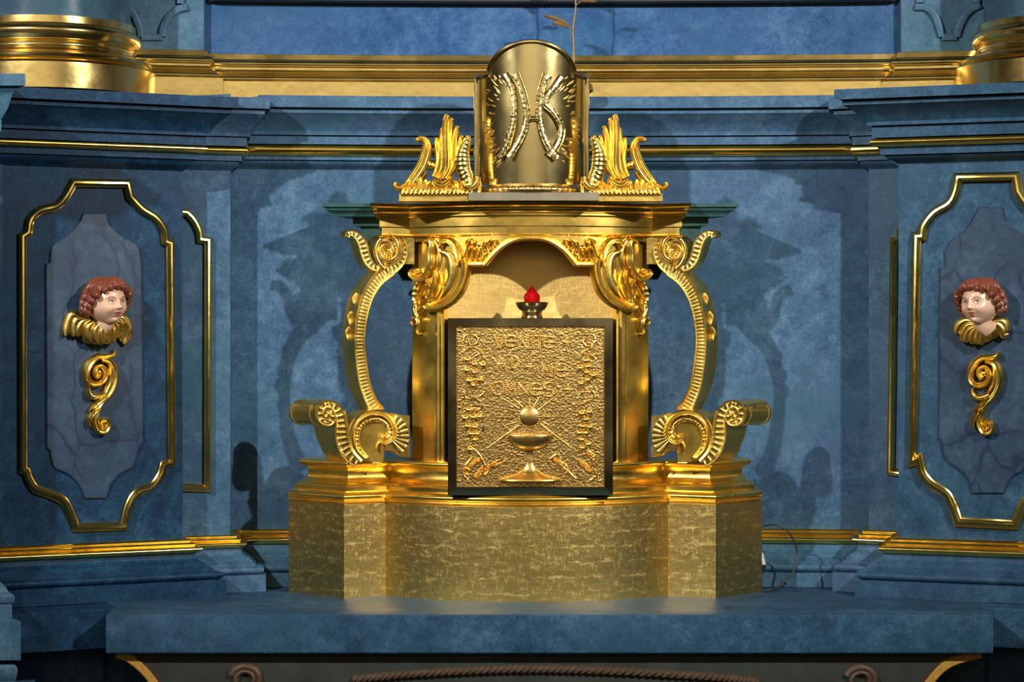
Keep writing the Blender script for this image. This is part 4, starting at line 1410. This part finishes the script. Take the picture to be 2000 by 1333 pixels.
# ------------------------------------------------------------------ sanctuary lamp on the safe
def lamp():
    y = -.005
    c = (PX(1039, y), y)
    zb = zs1 + .0003
    r = empty('sanctuary_lamp', (c[0], c[1], zb), 'small brass oil lamp with a pointed red glass, on top of the safe', 'lamp')
    R = lambda p: MM(p, y)
    h = lambda py: zb + (622 - py) * S
    m = MB(); lathe(m, c, smooth_prof([(R(21), h(622)), (R(21.5), h(620)), ('s', R(21), h(617.5)), (R(19.5), h(616)), (R(19.5), h(610)), (R(20.5), h(609)), (R(20), h(607.5))]), 48); obj('foot', m, BRASS, r)
    m = MB(); lathe(m, c, smooth_prof([(R(19), h(608)), ('s', R(25), h(605)), ('s', R(30), h(598)), (R(31.5), h(593.5)), (R(32.5), h(592)), (R(32.5), h(590.5)), (R(30), h(590)), (R(28), h(592)), (R(12), h(594))]), 48); obj('bowl', m, BRASS, r)
    m = MB(); lathe(m, c, [(R(14), h(593)), (R(15.4), h(588)), (R(15.8), h(582)), (R(15.6), h(577)), (R(14), h(575)), (R(10), h(570.5)), (R(5), h(563.5)), (R(.4), h(558))], 14); obj('red_glass', m, RED, r, 15)
lamp()

# ------------------------------------------------------------------ curved brass shield with the monogram
def shield():
    RS = .165
    cx = PX(1038, -.06); yc = -.075 + RS
    def SP(px, py, lift=0.0):
        y = -.05
        for _ in range(5):
            d = max(-.14, min(.14, PX(px, y) - cx))
            y = yc - sqrt(RS * RS - d * d)
        x = PX(px, y)
        n = Vector((x - cx, y - yc, 0)).normalized()
        return W(px, py, y) + n * lift
    zt = zE(395.2)
    r = empty('brass_shield', (cx, -.02, zt), 'tall curved brass shield with a raised monogram on the tabernacle top', 'shield')
    # nickel plinth
    m = MB(); x0, x1 = PX(915, -.085), PX(1170, -.085)
    prism(m, [(x0, -.088, zt), (x1, -.088, zt), (x1, -.088, ZP(376, -.085)), (x0, -.088, ZP(376, -.085))], (0, .20, 0)); obj('plinth_plate', m, SILVER, r)
    zp = ZP(376, -.085)
    # gadrooned ring
    pr = smooth_prof([(.122, zp), ('s', .128, zp + .003), ('s', .129, zp + .010), (.124, zp + .016), (.120, zp + .017), (.120, zp + .021), (.112, zp + .022)])
    m = MB(); lathe(m, (cx, .03), pr, 200, 1.0, lambda a, i: 1 + (.012 * sin(a * 50) if 1 < i < len(pr) - 4 else 0)); obj('gadrooned_ring', m, BRASS_HAM, r, 60)
    # sheet
    def top(px):
        d = abs(px - 1038)
        if d > 83: return 152 - .1 * (107 - d)
        return 150 - sqrt(max(0, 84 * 84 - d * d)) * .80
    cols = list(range(931, 1146, 4)) + [1038 - 83, 1038 + 83, 1038 - 84, 1038 + 84, 1145]
    cols = sorted(set(cols)); nc = len(cols)
    def f(u, v, l):
        px = cols[round(u * (nc - 1))]
        b = 361
        return SP(px, b + (top(px) - b) * v, l)
    m = MB(); plate(m, lambda u, v: f(u, v, 0), lambda u, v: f(u, v, -.006), nc - 1, 24)
    obj('brass_sheet', m, BRASS, r, 30)
    # rim
    q = [(932, 360), (932, 250), (932, 152), (942, 150), (955, 149)]
    q += [(1038 - 83 * cos(t), 148 - 67 * sin(t)) for t in [pi * i / 40 for i in range(1, 40)]]
    q += [(1121, 149), (1133, 150), (1144, 152), (1144, 250), (1144, 360)]
    p = [SP(a, b, .002) for a, b in q]
    m = MB(); sweep(m, p, lambda u: [(-.0045, -.003), (-.0045, .004), (-.002, .007), (.002, .007), (.0045, .004), (.0045, -.003)], nfn=lambda i: Vector((p[i].x - cx, p[i].y - yc, 0)).normalized())
    obj('rim', m, BRASS, r, 50)
    # monogram strokes
    def stroke(q, w, n=7):
        c = cr([(900 + a / 3.333, b / 3.333, 0) for a, b in q], n)
        pp = [SP(v.x, v.y, .001) for v in c]
        m = MB()
        sweep(m, pp, lambda u: [(a * MM(w) * lerp_table([(0, 1.35), (.1, 1), (.5, .85), (.9, 1), (1, 1.35)], u), b) for a, b in [(-1, 0), (-1, .007), (-.85, .0095), (-.6, .0065), (-.2, .0075), (.2, .0075), (.6, .0065), (.85, .0095), (1, .007), (1, 0)]], nfn=lambda i: Vector((pp[i].x - cx, pp[i].y - yc, 0)).normalized())
        # small beads along the middle of the stroke
        obj('monogram_stroke', m, BRASS_DULL, r, 40)
    SW = 7.6
    stroke([(285, 492), (325, 555), (347, 640), (352, 720), (345, 800), (325, 880), (300, 950), (255, 1028)], SW)
    stroke([(352, 482), (385, 550), (412, 630), (428, 710), (430, 770), (418, 840), (390, 910), (355, 970), (318, 1030)], SW)
    stroke([(435, 778), (470, 775), (508, 778)], 6)
    stroke([(560, 490), (530, 560), (513, 650), (508, 740), (518, 820), (540, 900), (575, 970), (622, 1032)], SW)
    stroke([(655, 510), (605, 575), (560, 625), (545, 680), (590, 725), (632, 790), (650, 850), (640, 910), (610, 970), (572, 1022)], SW)
    # gilded rays scratched into both flanks
    rnd = random.Random(3)
    for sg in (-1, 1):
        for i in range(54):
            ang = radians(rnd.uniform(-52, 50))
            r0 = rnd.uniform(70, 98); r1 = r0 + rnd.uniform(6, 13)
            if r1 * cos(ang) > 98: continue
            a = (1038 + sg * r0 * cos(ang), 232 - r0 * sin(ang) * 1.15); b = (1038 + sg * r1 * cos(ang), 232 - r1 * sin(ang) * 1.15 - rnd.uniform(-2, 2))
            pp = [SP(a[0] + (b[0] - a[0]) * t, a[1] + (b[1] - a[1]) * t, .0004) for t in (0, .35, .7, 1)]
            m = MB(); sweep(m, pp, cs_leaf(MM(rnd.uniform(1.6, 2.6)), .0013, 1, .2, 6, wf=tp)); obj('ray', m, BRASS_HAM, r, 60)
shield()
# ------------------------------------------------------------------ cherub heads and scroll carvings
def cherub(cx, cy, hpx, p0, p1, yaw, tilt, label, feathers):
    n = plane_n(p0, p1)
    c0 = on_plane(cx, cy, p0, p1, .012)
    side = Vector((0, 0, 1)).cross(n) * -1     # to the viewer's right along the wall
    side = Vector((-n.y, n.x, 0))
    if side.x < 0: side = -side
    k = (c0.y + D0) / D0
    H = hpx * S * k / 2.0                      # half head height in metres
    r = empty('cherub_head', tuple(on_plane(cx, cy + hpx * .75, p0, p1)), label, 'cherub')
    cyaw, syaw = cos(yaw), sin(yaw)
    ctl, stl = cos(tilt), sin(tilt)
    cen = c0 + n * (H * .55)
    def G(x, f, z):
        """head space: x right, f forward, z up -> world."""
        x, z = x * ctl - z * stl, x * stl + z * ctl
        X = x * cyaw + f * syaw
        Fw = -x * syaw + f * cyaw
        return cen + side * (X * H) + n * (Fw * H) + Vector((0, 0, z * H))
    g = lambda x, z, a, b, sx, sz: exp(-((x - a) / sx) ** 2 - ((z - b) / sz) ** 2)
    def depth(x, z):
        w = 0.80 + .05 * exp(-((z + .35) / .35) ** 2)
        w *= 1 if z > -.2 else 1 - .32 * ((-.2 - z) / .8) ** 2
        q = 1 - (x / w) ** 2 - (z / 1.0) ** 2
        d = .88 * sqrt(max(0, q))
        ax = abs(x)
        d += .17 * g(x, z, 0, -.20, .10, .10) + .10 * g(x, z, 0, -.02, .085, .20) + .05 * g(ax, z, .11, -.23, .07, .06)
        d -= .10 * g(ax, z, .29, .04, .15, .10)
        d += .045 * g(ax, z, .30, .21, .20, .06)
        d += .12 * g(ax, z, .40, -.30, .22, .22)
        d += .055 * g(x, z, 0, -.43, .17, .06) + .05 * g(x, z, 0, -.55, .13, .045)
        d -= .055 * g(x, z, 0, -.485, .15, .018)
        d -= .05 * g(x, z, 0, -.64, .2, .05)
        d += .12 * g(x, z, 0, -.80, .20, .14)
        d += .05 * g(x, z, 0, .5, .5, .3)
        return d
    m = MB()
    nu, nv = 72, 72
    V, F = [], []
    for i in range(nv + 1):
        t = pi * i / nv
        z = cos(t)
        for j in range(nu):
            a = 2 * pi * j / nu
            w = 0.80 + .05 * exp(-((z + .35) / .35) ** 2)
            w *= 1 if z > -.2 else 1 - .32 * ((-.2 - z) / .8) ** 2
            x = w * sin(t) * sin(a)
            f = .88 * sin(t) * cos(a)
            if f > 0:
                f = max(f, 0) + (depth(x * .999, z * .999) - .88 * sqrt(max(0, 1 - (x * .999 / w) ** 2 - (z * .999) ** 2))) * min(1, f / .25)
            V.append(G(x, f, z))
    for i in range(nv):
        for j in range(nu):
            b = (j + 1) % nu
            F.append((i * nu + j, i * nu + b, (i + 1) * nu + b, (i + 1) * nu + j))
    m.add(V, F)
    # neck
    q = [G(0, -.05, -.70), G(0, -.12, -.84), G(0, -.22, -.96), G(0, -.35, -1.04)]
    sweep(m, q, lambda u: [((.40 + .12 * u * u) * H * cos(a), (.40 + .1 * u) * H * sin(a)) for a in [2 * pi * i / 20 for i in range(20)]], N=n)
    for sg in (-1, 1):       # ears
        ball(m, G(sg * .80, -.06, -.08), H * .15, 10, 8, (.6, .8, 1.2))
    head = obj('head', m, SKIN, r, 70)
    def patch(name, mat, a, b, rx, rz, lift, rot=0.0, nn=10, par=head, shape=None):
        V, F = [], []
        rr = 5
        for i in range(rr + 1):
            for j in range(20):
                t = 2 * pi * j / 20
                ex, ez = rx * i / rr * cos(t), rz * i / rr * sin(t)
                if shape: ez += shape(ex / rx)
                x, z = a + ex * cos(rot) - ez * sin(rot), b + ex * sin(rot) + ez * cos(rot)
                V.append(G(x, depth(x, z) + lift * sqrt(max(0, 1 - (i / rr) ** 2)) + .004, z))
        for i in range(rr):
            for j in range(20):
                k_ = (j + 1) % 20
                F.append((i * 20 + j, i * 20 + k_, (i + 1) * 20 + k_, (i + 1) * 20 + j))
        o = obj(name, MB().add(V, F), mat, par, 80)
        return o
    def line(name, mat, q, w, lift=.01, par=head):
        c = cr([(a, b, 0) for a, b in q], 5)
        m = MB(); sweep(m, [G(p.x, depth(p.x, p.y) + lift, p.y) for p in c], cs_round(w * H, 6, 1, lambda u: .35 + .65 * sin(pi * min(.98, max(.02, u)))), N=n)
        return obj(name, m, mat, par, 80)
    for sg in (-1, 1):
        patch('cheek_blush', BLUSH, sg * .42, -.30, .17, .13, .004)
        e = patch('eye', EYE_W, sg * .29, .03, .125, .062, .035)
        patch('iris', EYE_D, sg * .29 + .02, .032, .052, .054, .05, par=head)
        line('upper_eyelid', BROW, [(sg * .15, .03), (sg * .22, .085), (sg * .30, .10), (sg * .38, .075), (sg * .44, .02)], .017, .025)
        line('lower_eyelid', BLUSH, [(sg * .16, .015), (sg * .26, -.035), (sg * .36, -.03), (sg * .43, .015)], .014, .018)
        line('eyebrow', BROW, [(sg * .13, .17), (sg * .24, .235), (sg * .36, .24), (sg * .48, .17)], .020, .004)
        patch('nostril', LIP, sg * .06, -.285, .024, .014, .002)
    patch('upper_lip', LIP, 0, -.435, .165, .04, .022, shape=lambda t: .018 * (1 - abs(t)) * (1 if abs(t) > .15 else .6))
    patch('lower_lip', LIP, 0, -.53, .12, .042, .022)
    line('mouth_line', plain_cache('mouth_dark', (0.05, .012, .01)), [(-.17, -.475), (-.08, -.49), (0, -.482), (.08, -.49), (.17, -.475)], .016, .008)
    # hair: wavy carved locks from the parting, down the sides and the back
    rnd = random.Random(int(cx))
    hm = MB()
    cap = []
    for i in range(15):
        for j in range(28):
            t = radians(2 + 98 * i / 14); a = 2 * pi * j / 28
            front = cos(a)
            lim = 1.0 if front < .1 else 1.0
            tt = t * (1 if front < .0 else 1 - .50 * front)
            x, f_, z = .86 * sin(tt) * sin(a), .95 * sin(tt) * cos(a), 1.05 * cos(tt)
            cap.append(G(x, f_ - .04, z + .02))
    Fc = []
    for i in range(14):
        for j in range(28):
            b = (j + 1) % 28
            Fc.append((i * 28 + j, i * 28 + b, (i + 1) * 28 + b, (i + 1) * 28 + j))
    Fc.append(tuple(range(28)))
    hm.add(cap, Fc)
    hair = obj('hair', hm, HAIR, r, 70)
    def lock(pts, w, h):
        m = MB()
        c = cr(pts, 6)
        q = [G(p.x, p.y, p.z) for p in c]
        ctr = cen
        sweep(m, q, cs_leaf(w * H, h * H, 3, .35, 10, wf=lambda u: lerp_table([(0, .6), (.3, 1), (.75, .95), (1, .35)], u), back=.6), nfn=lambda i: (q[i] - ctr).normalized())
        obj('lock', m, HAIR, hair, 60)
    for i in range(9):       # fringe
        a = radians(-78 + i * 19.5)
        x, f_ = .84 * sin(a), .90 * cos(a)
        dz = rnd.uniform(-.05, .05)
        z_end = .66 - .34 * abs(sin(a)) ** 1.5 + dz
        s_ = 1 if rnd.random() > .5 else -1
        lock([(x * .35, f_ * .35, 1.02), (x * .68, f_ * .70, .90), (x * .92 + .05 * s_, f_ * .88, .72), (x * 1.0 - .03 * s_, f_ * .93, z_end + .08), (x * 1.02 + .07 * s_, f_ * .98, z_end)], .17, .12)
    for sg in (-1, 1):       # side curls over the ears
        for (z1, f_, xo) in ((.42, .42, .84), (.18, .18, .92), (-.06, -.02, .94), (-.30, -.18, .90), (.30, -.1, .96), (.02, -.3, .96), (-.26, -.42, .92)):
            x = sg * xo
            lock([(x * .85, f_ - .18, z1 + .28), (x * 1.0, f_ - .05, z1 + .18), (x * 1.10, f_ + .06, z1 + .04), (x * 1.04, f_ + .12, z1 - .10), (x * .96, f_ + .02, z1 - .14), (x * 1.0, f_ - .06, z1 - .06)], .15, .13)
    for i in range(7):       # crown and back
        a = radians(110 + i * 23)
        x, f_ = .86 * sin(a), .92 * cos(a)
        lock([(x * .3, f_ * .3, 1.03), (x * .75, f_ * .75, .85), (x * 1.05, f_ * 1.0, .45), (x * 1.04, f_ * 1.0, .05)], .22, .12)
    # gilded feather collar and wings
    for q, w, h, par_l in feathers:
        c = cr([(a, b, 0) for a, b in q], 6)
        L = len(c) - 1
        pp = [on_plane(p.x, p.y, p0, p1, par_l[0] + (par_l[1] - par_l[0]) * (i / L)) for i, p in enumerate(c)]
        m = MB()
        sweep(m, pp, cs_leaf(MM(w * 1.25), h * .75, 1, .05, 14, wf=lambda u: lerp_table([(0, .5), (.35, .95), (.75, 1), (.93, .8), (1, .4)], u), back=.7, dome=.9), N=n)
        obj('feather', m, GOLD_ORN, r, 50)
    return r

_pc = {}
def plain_cache(nm, col):
    if nm not in _pc: _pc[nm] = plain(nm, col, .4)
    return _pc[nm]

def cx5(pts): return [(80 + a / 3.51, 500 + b / 3.51) for a, b in pts]
def cx6(pts): return [(1840 + a / 3.7, 520 + b / 3.7) for a, b in pts]
FE_L = [(cx5([(300, 425), (245, 420), (205, 405), (180, 450), (150, 548)]), 8, .018, (.018, .012)),
        (cx5([(310, 430), (255, 435), (222, 455), (205, 552)]), 8, .020, (.02, .014)),
        (cx5([(320, 435), (275, 450), (245, 500), (235, 550)]), 8, .020, (.022, .014)),
        (cx5([(340, 450), (305, 490), (300, 560), (315, 588)]), 9, .024, (.028, .022)),
        (cx5([(370, 465), (345, 510), (345, 570), (355, 598)]), 8, .026, (.032, .028)),
        (cx5([(400, 475), (385, 520), (385, 575), (390, 600)]), 8, .026, (.034, .03)),
        (cx5([(425, 485), (425, 530), (425, 570), (430, 598)]), 8, .026, (.034, .03)),
        (cx5([(445, 480), (460, 520), (465, 560), (465, 590)]), 7, .024, (.032, .024)),
        (cx5([(470, 455), (490, 480), (490, 530), (480, 560)]), 8, .022, (.026, .018)),
        (cx5([(480, 450), (520, 460), (520, 510), (512, 548)]), 8, .020, (.024, .014)),
        (cx5([(480, 440), (535, 425), (572, 470), (580, 530), (558, 604)]), 8.5, .018, (.02, .010)),
        (cx5([(475, 445), (530, 445), (548, 500), (545, 585)]), 8, .018, (.022, .010))]
FE_R = [(cx6([(255, 410), (190, 395), (140, 420), (118, 465), (130, 485)]), 7.5, .018, (.022, .012)),
        (cx6([(250, 420), (200, 430), (165, 480), (158, 540)]), 7.5, .020, (.024, .014)),
        (cx6([(260, 435), (215, 460), (190, 500), (185, 545)]), 7.5, .020, (.026, .016)),
        (cx6([(270, 445), (240, 480), (225, 520), (235, 555)]), 7, .022, (.03, .02)),
        (cx6([(290, 450), (275, 490), (265, 530), (270, 550)]), 7, .024, (.032, .024)),
        (cx6([(305, 460), (305, 500), (300, 530), (300, 545)]), 7, .024, (.032, .024)),
        (cx6([(320, 440), (335, 480), (340, 510), (335, 535)]), 7.5, .022, (.03, .022)),
        (cx6([(325, 430), (370, 450), (380, 480), (370, 518)]), 8, .020, (.028, .018)),
        (cx6([(330, 425), (400, 420), (440, 455), (450, 495), (475, 495)]), 8, .018, (.024, .012)),
        (cx6([(330, 420), (390, 400), (445, 405), (465, 450), (472, 480)]), 8, .018, (.022, .012))]
cherub(199, 592, 90, A, B, radians(22), radians(2), 'red-haired cherub head turned right, gold feather collar, on the left pedestal panel', FE_L)
cherub(1920, 593, 88, BR, AR, radians(-24), radians(3), 'red-haired cherub head turned left, gold feather collar, on the right pedestal panel', FE_R)

def scroll_carving(p0, p1, dx, dy, label):
    n = plane_n(p0, p1)
    base = on_plane(198 + dx, 845 + dy, p0, p1)
    r = empty('scroll_carving', tuple(base), label, 'carving')
    def leaf(m, q, w, h, wf, ridges=1, amp=.3, l0=.014, l1=.014):
        c = cr([(80 + a / 3.51 + dx, 500 + b / 3.51 + dy, 0) for a, b in q], 8)
        L = len(c) - 1
        pp = [on_plane(p.x, p.y, p0, p1, l0 + (l1 - l0) * i / L) for i, p in enumerate(c)]
        sweep(m, pp, cs_leaf(MM(w * 1.08), h, ridges, amp * .6, 14, wf=wf, back=.8, dome=.85), N=n)
    m = MB()
    leaf(m, [(488, 650), (475, 680), (430, 692), (375, 695), (330, 725), (302, 775), (298, 830), (318, 868), (360, 880), (400, 865), (425, 825), (422, 780), (395, 755), (362, 768), (350, 800), (366, 828), (388, 820)], 6.2, .020,
         lambda u: lerp_table([(0, .5), (.08, .9), (.3, 1.35), (.6, 1.0), (1, .75)], u), 2, .45)
    ball(m, on_plane(80 + 384 / 3.51 + dx, 500 + 800 / 3.51 + dy, p0, p1, .018), MM(7.5), 16, 10)
    sp = obj('spiral', m, GOLD_ORN, r, 50)
    m = MB()
    leaf(m, [(400, 715), (450, 725), (478, 765), (482, 825), (470, 890), (440, 945), (400, 990), (372, 1040), (358, 1100), (362, 1150), (385, 1195), (420, 1200), (440, 1165), (430, 1130), (405, 1135), (405, 1160)], 9.5, .022,
         lambda u: lerp_table([(0, .5), (.2, 1.25), (.35, 1.3), (.55, .9), (.75, .8), (.9, .75), (1, .5)], u), 2, .4, .012, .014)
    ball(m, on_plane(80 + 418 / 3.51 + dx, 500 + 1160 / 3.51 + dy, p0, p1, .018), MM(7.0), 16, 10)
    obj('stem', m, GOLD_ORN, r, 50)
    m = MB()
    leaf(m, [(310, 905), (318, 945), (345, 965), (385, 960), (430, 940)], 6.5, .020, lambda u: lerp_table([(0, .5), (.3, 1.1), (1, .6)], u), 1, .2, .014, .016)
    leaf(m, [(322, 1055), (345, 1030), (380, 1000), (430, 955)], 5.5, .018, lambda u: lerp_table([(0, .3), (.4, 1), (1, .6)], u), 2, .4, .010, .022)
    leaf(m, [(322, 1165), (320, 1120), (345, 1075), (390, 1040)], 6, .018, lambda u: lerp_table([(0, .35), (.4, 1), (1, .6)], u), 2, .4, .010, .020)
    obj('acanthus_leaf', m, GOLD_ORN, r, 50)
scroll_carving(A, B, 0, 0, 'gilded acanthus scroll carving under the left cherub head')
scroll_carving(BR, AR, 1733, 2, 'gilded acanthus scroll carving under the right cherub head')

# ------------------------------------------------------------------ twig in its pot behind the shield
def twig():
    y = .205
    zc = ZP(186, .2) + .002
    pot_c = (PX(1108, y), y)
    r = empty('twig_pot', (pot_c[0], pot_c[1], zc), 'small dark brown wooden pot behind the brass shield on the cornice', 'pot')
    m = MB(); lathe(m, pot_c, smooth_prof([(.045, zc), (.060, zc + .004), ('s', .066, zc + .010), ('s', .064, zc + .022), (.052, zc + .034), (.046, zc + .036), (.044, zc + .05), (.048, zc + .054), (.040, zc + .055)]), 40); obj('bowl', m, POT, r)
    m = MB(); lathe(m, pot_c, [(.0465, zc + .037), (.0475, zc + .040), (.0475, zc + .044), (.0455, zc + .047)], 40); obj('band', m, DARKWOOD, r)
    t = empty('dried_twig', (PX(1122, y), y, zc + .055), 'thin dried brownish twig with curled leaves, rising behind the brass shield', 'twig')
    P = lambda a, b, d=0: W(900 + a / 3.331, b / 3.333, y - d)
    m = MB()
    q = cr([(735, 640, 0), (735, 520, 0), (734, 400, 0), (734, 300, 0), (730, 200, 0), (740, 110, 0), (748, 40, 0), (742, -60, 0), (750, -200, 0)], 6)
    sweep(m, [P(p.x, p.y) for p in q], cs_round(MM(2.2), 8, 1, lambda u: 1.25 - .5 * u))
    for a in ([(738, 180), (725, 122)], [(738, 292), (755, 282)], [(736, 300), (748, 320)], [(742, 130), (752, 118)]):
        sweep(m, [P(*a[0]), P(*a[1])], cs_round(MM(.9), 6, 1, lambda u: 1 - .7 * u))
    obj('stem', m, TWIG, t, 60)
    for br in ([(724, 190), (700, 170), (680, 150)], [(746, 40), (770, 15), (800, 5)]):
        m = MB(); sweep(m, [P(a, b, .004) for a, b in br], cs_round(MM(1.2), 6)); obj('petiole', m, TWIG, t, 60)
    for q, w in (([(700, 165), (655, 135), (610, 118), (560, 105), (542, 112)], 4.5), ([(700, 175), (670, 160), (630, 150), (595, 155)], 5.5), ([(790, 8), (820, 2), (860, 6), (888, 2)], 4), ([(745, -90), (700, -130), (650, -140)], 6), ([(748, -150), (800, -170), (850, -160)], 6)):
        c = cr([(a, b, 0) for a, b in q], 5)
        m = MB(); sweep(m, [P(p.x, p.y, .006) for p in c], cs_leaf(MM(w), .004, 2, .5, 8, wf=tp), N=Vector((.2, -.9, .35))); obj('leaf', m, TWIG, t, 60)
twig()

# ------------------------------------------------------------------ cable and adapter
def cable():
    pts = [(1484, 1030, .14), (1493, 1028, .14), (1514, 1025.6, .14), (1535, 1036, .14), (1550, 1055, .14), (1557, 1079, .14), (1556, 1103, .13), (1547, 1121, .12), (1532, 1139, .112), (1511, 1151, .105), (1481, 1158, .115), (1465, 1158, .125)]
    c = cr([tuple(W(*p)) for p in pts], 8)
    for p in c: p.z = max(p.z, SLAB_Z + .0022)
    m = MB(); sweep(m, c, cs_round(.0021, 8))
    o = obj('power_cable', m, BLACK, None, 60, origin=(c[40].x, c[40].y, SLAB_Z))
    tag(o, 'thin black cable looping out beside the right end of the tabernacle base', 'cable')
    m = MB()
    cc = W(1529, 1141, .11)
    sweep(m, [cc + Vector((.0065 * cos(a), -.002 * sin(a * 2), .0055 * sin(a))) for a in [2 * pi * i / 20 for i in range(20)]], cs_round(.0018, 6), closed=True)
    obj('cable_tie', m, BLACK, o, 60)
    # adapter hidden half behind the base
    y = .17
    r = empty('power_adapter', (PX(1486, y), y, SLAB_Z), 'black and white power adapter half hidden behind the base, right side', 'adapter')
    m = MB(); prism(m, [W(1476, 1150, y), W(1491, 1118, y), W(1497, 1106, y), W(1492, 1086, y), W(1476, 1086, y)], (0, .035, 0))
    for v in m.v: v.z = max(v.z, SLAB_Z + .0005) if v.z < SLAB_Z + .01 else v.z
    b = MB(); box(b, (PX(1468, y), y, SLAB_Z), (PX(1484, y), y + .035, ZP(1084, y))); m.add(b.v, b.f)
    obj('case', m, BLACK, r)
    m = MB(); prism(m, [W(1489, 1104, y - .001), W(1496, 1104, y - .001), W(1491, 1082, y - .001), W(1486, 1082, y - .001)], (0, .036, 0)); obj('label_face', m, WHITE, r)
cable()
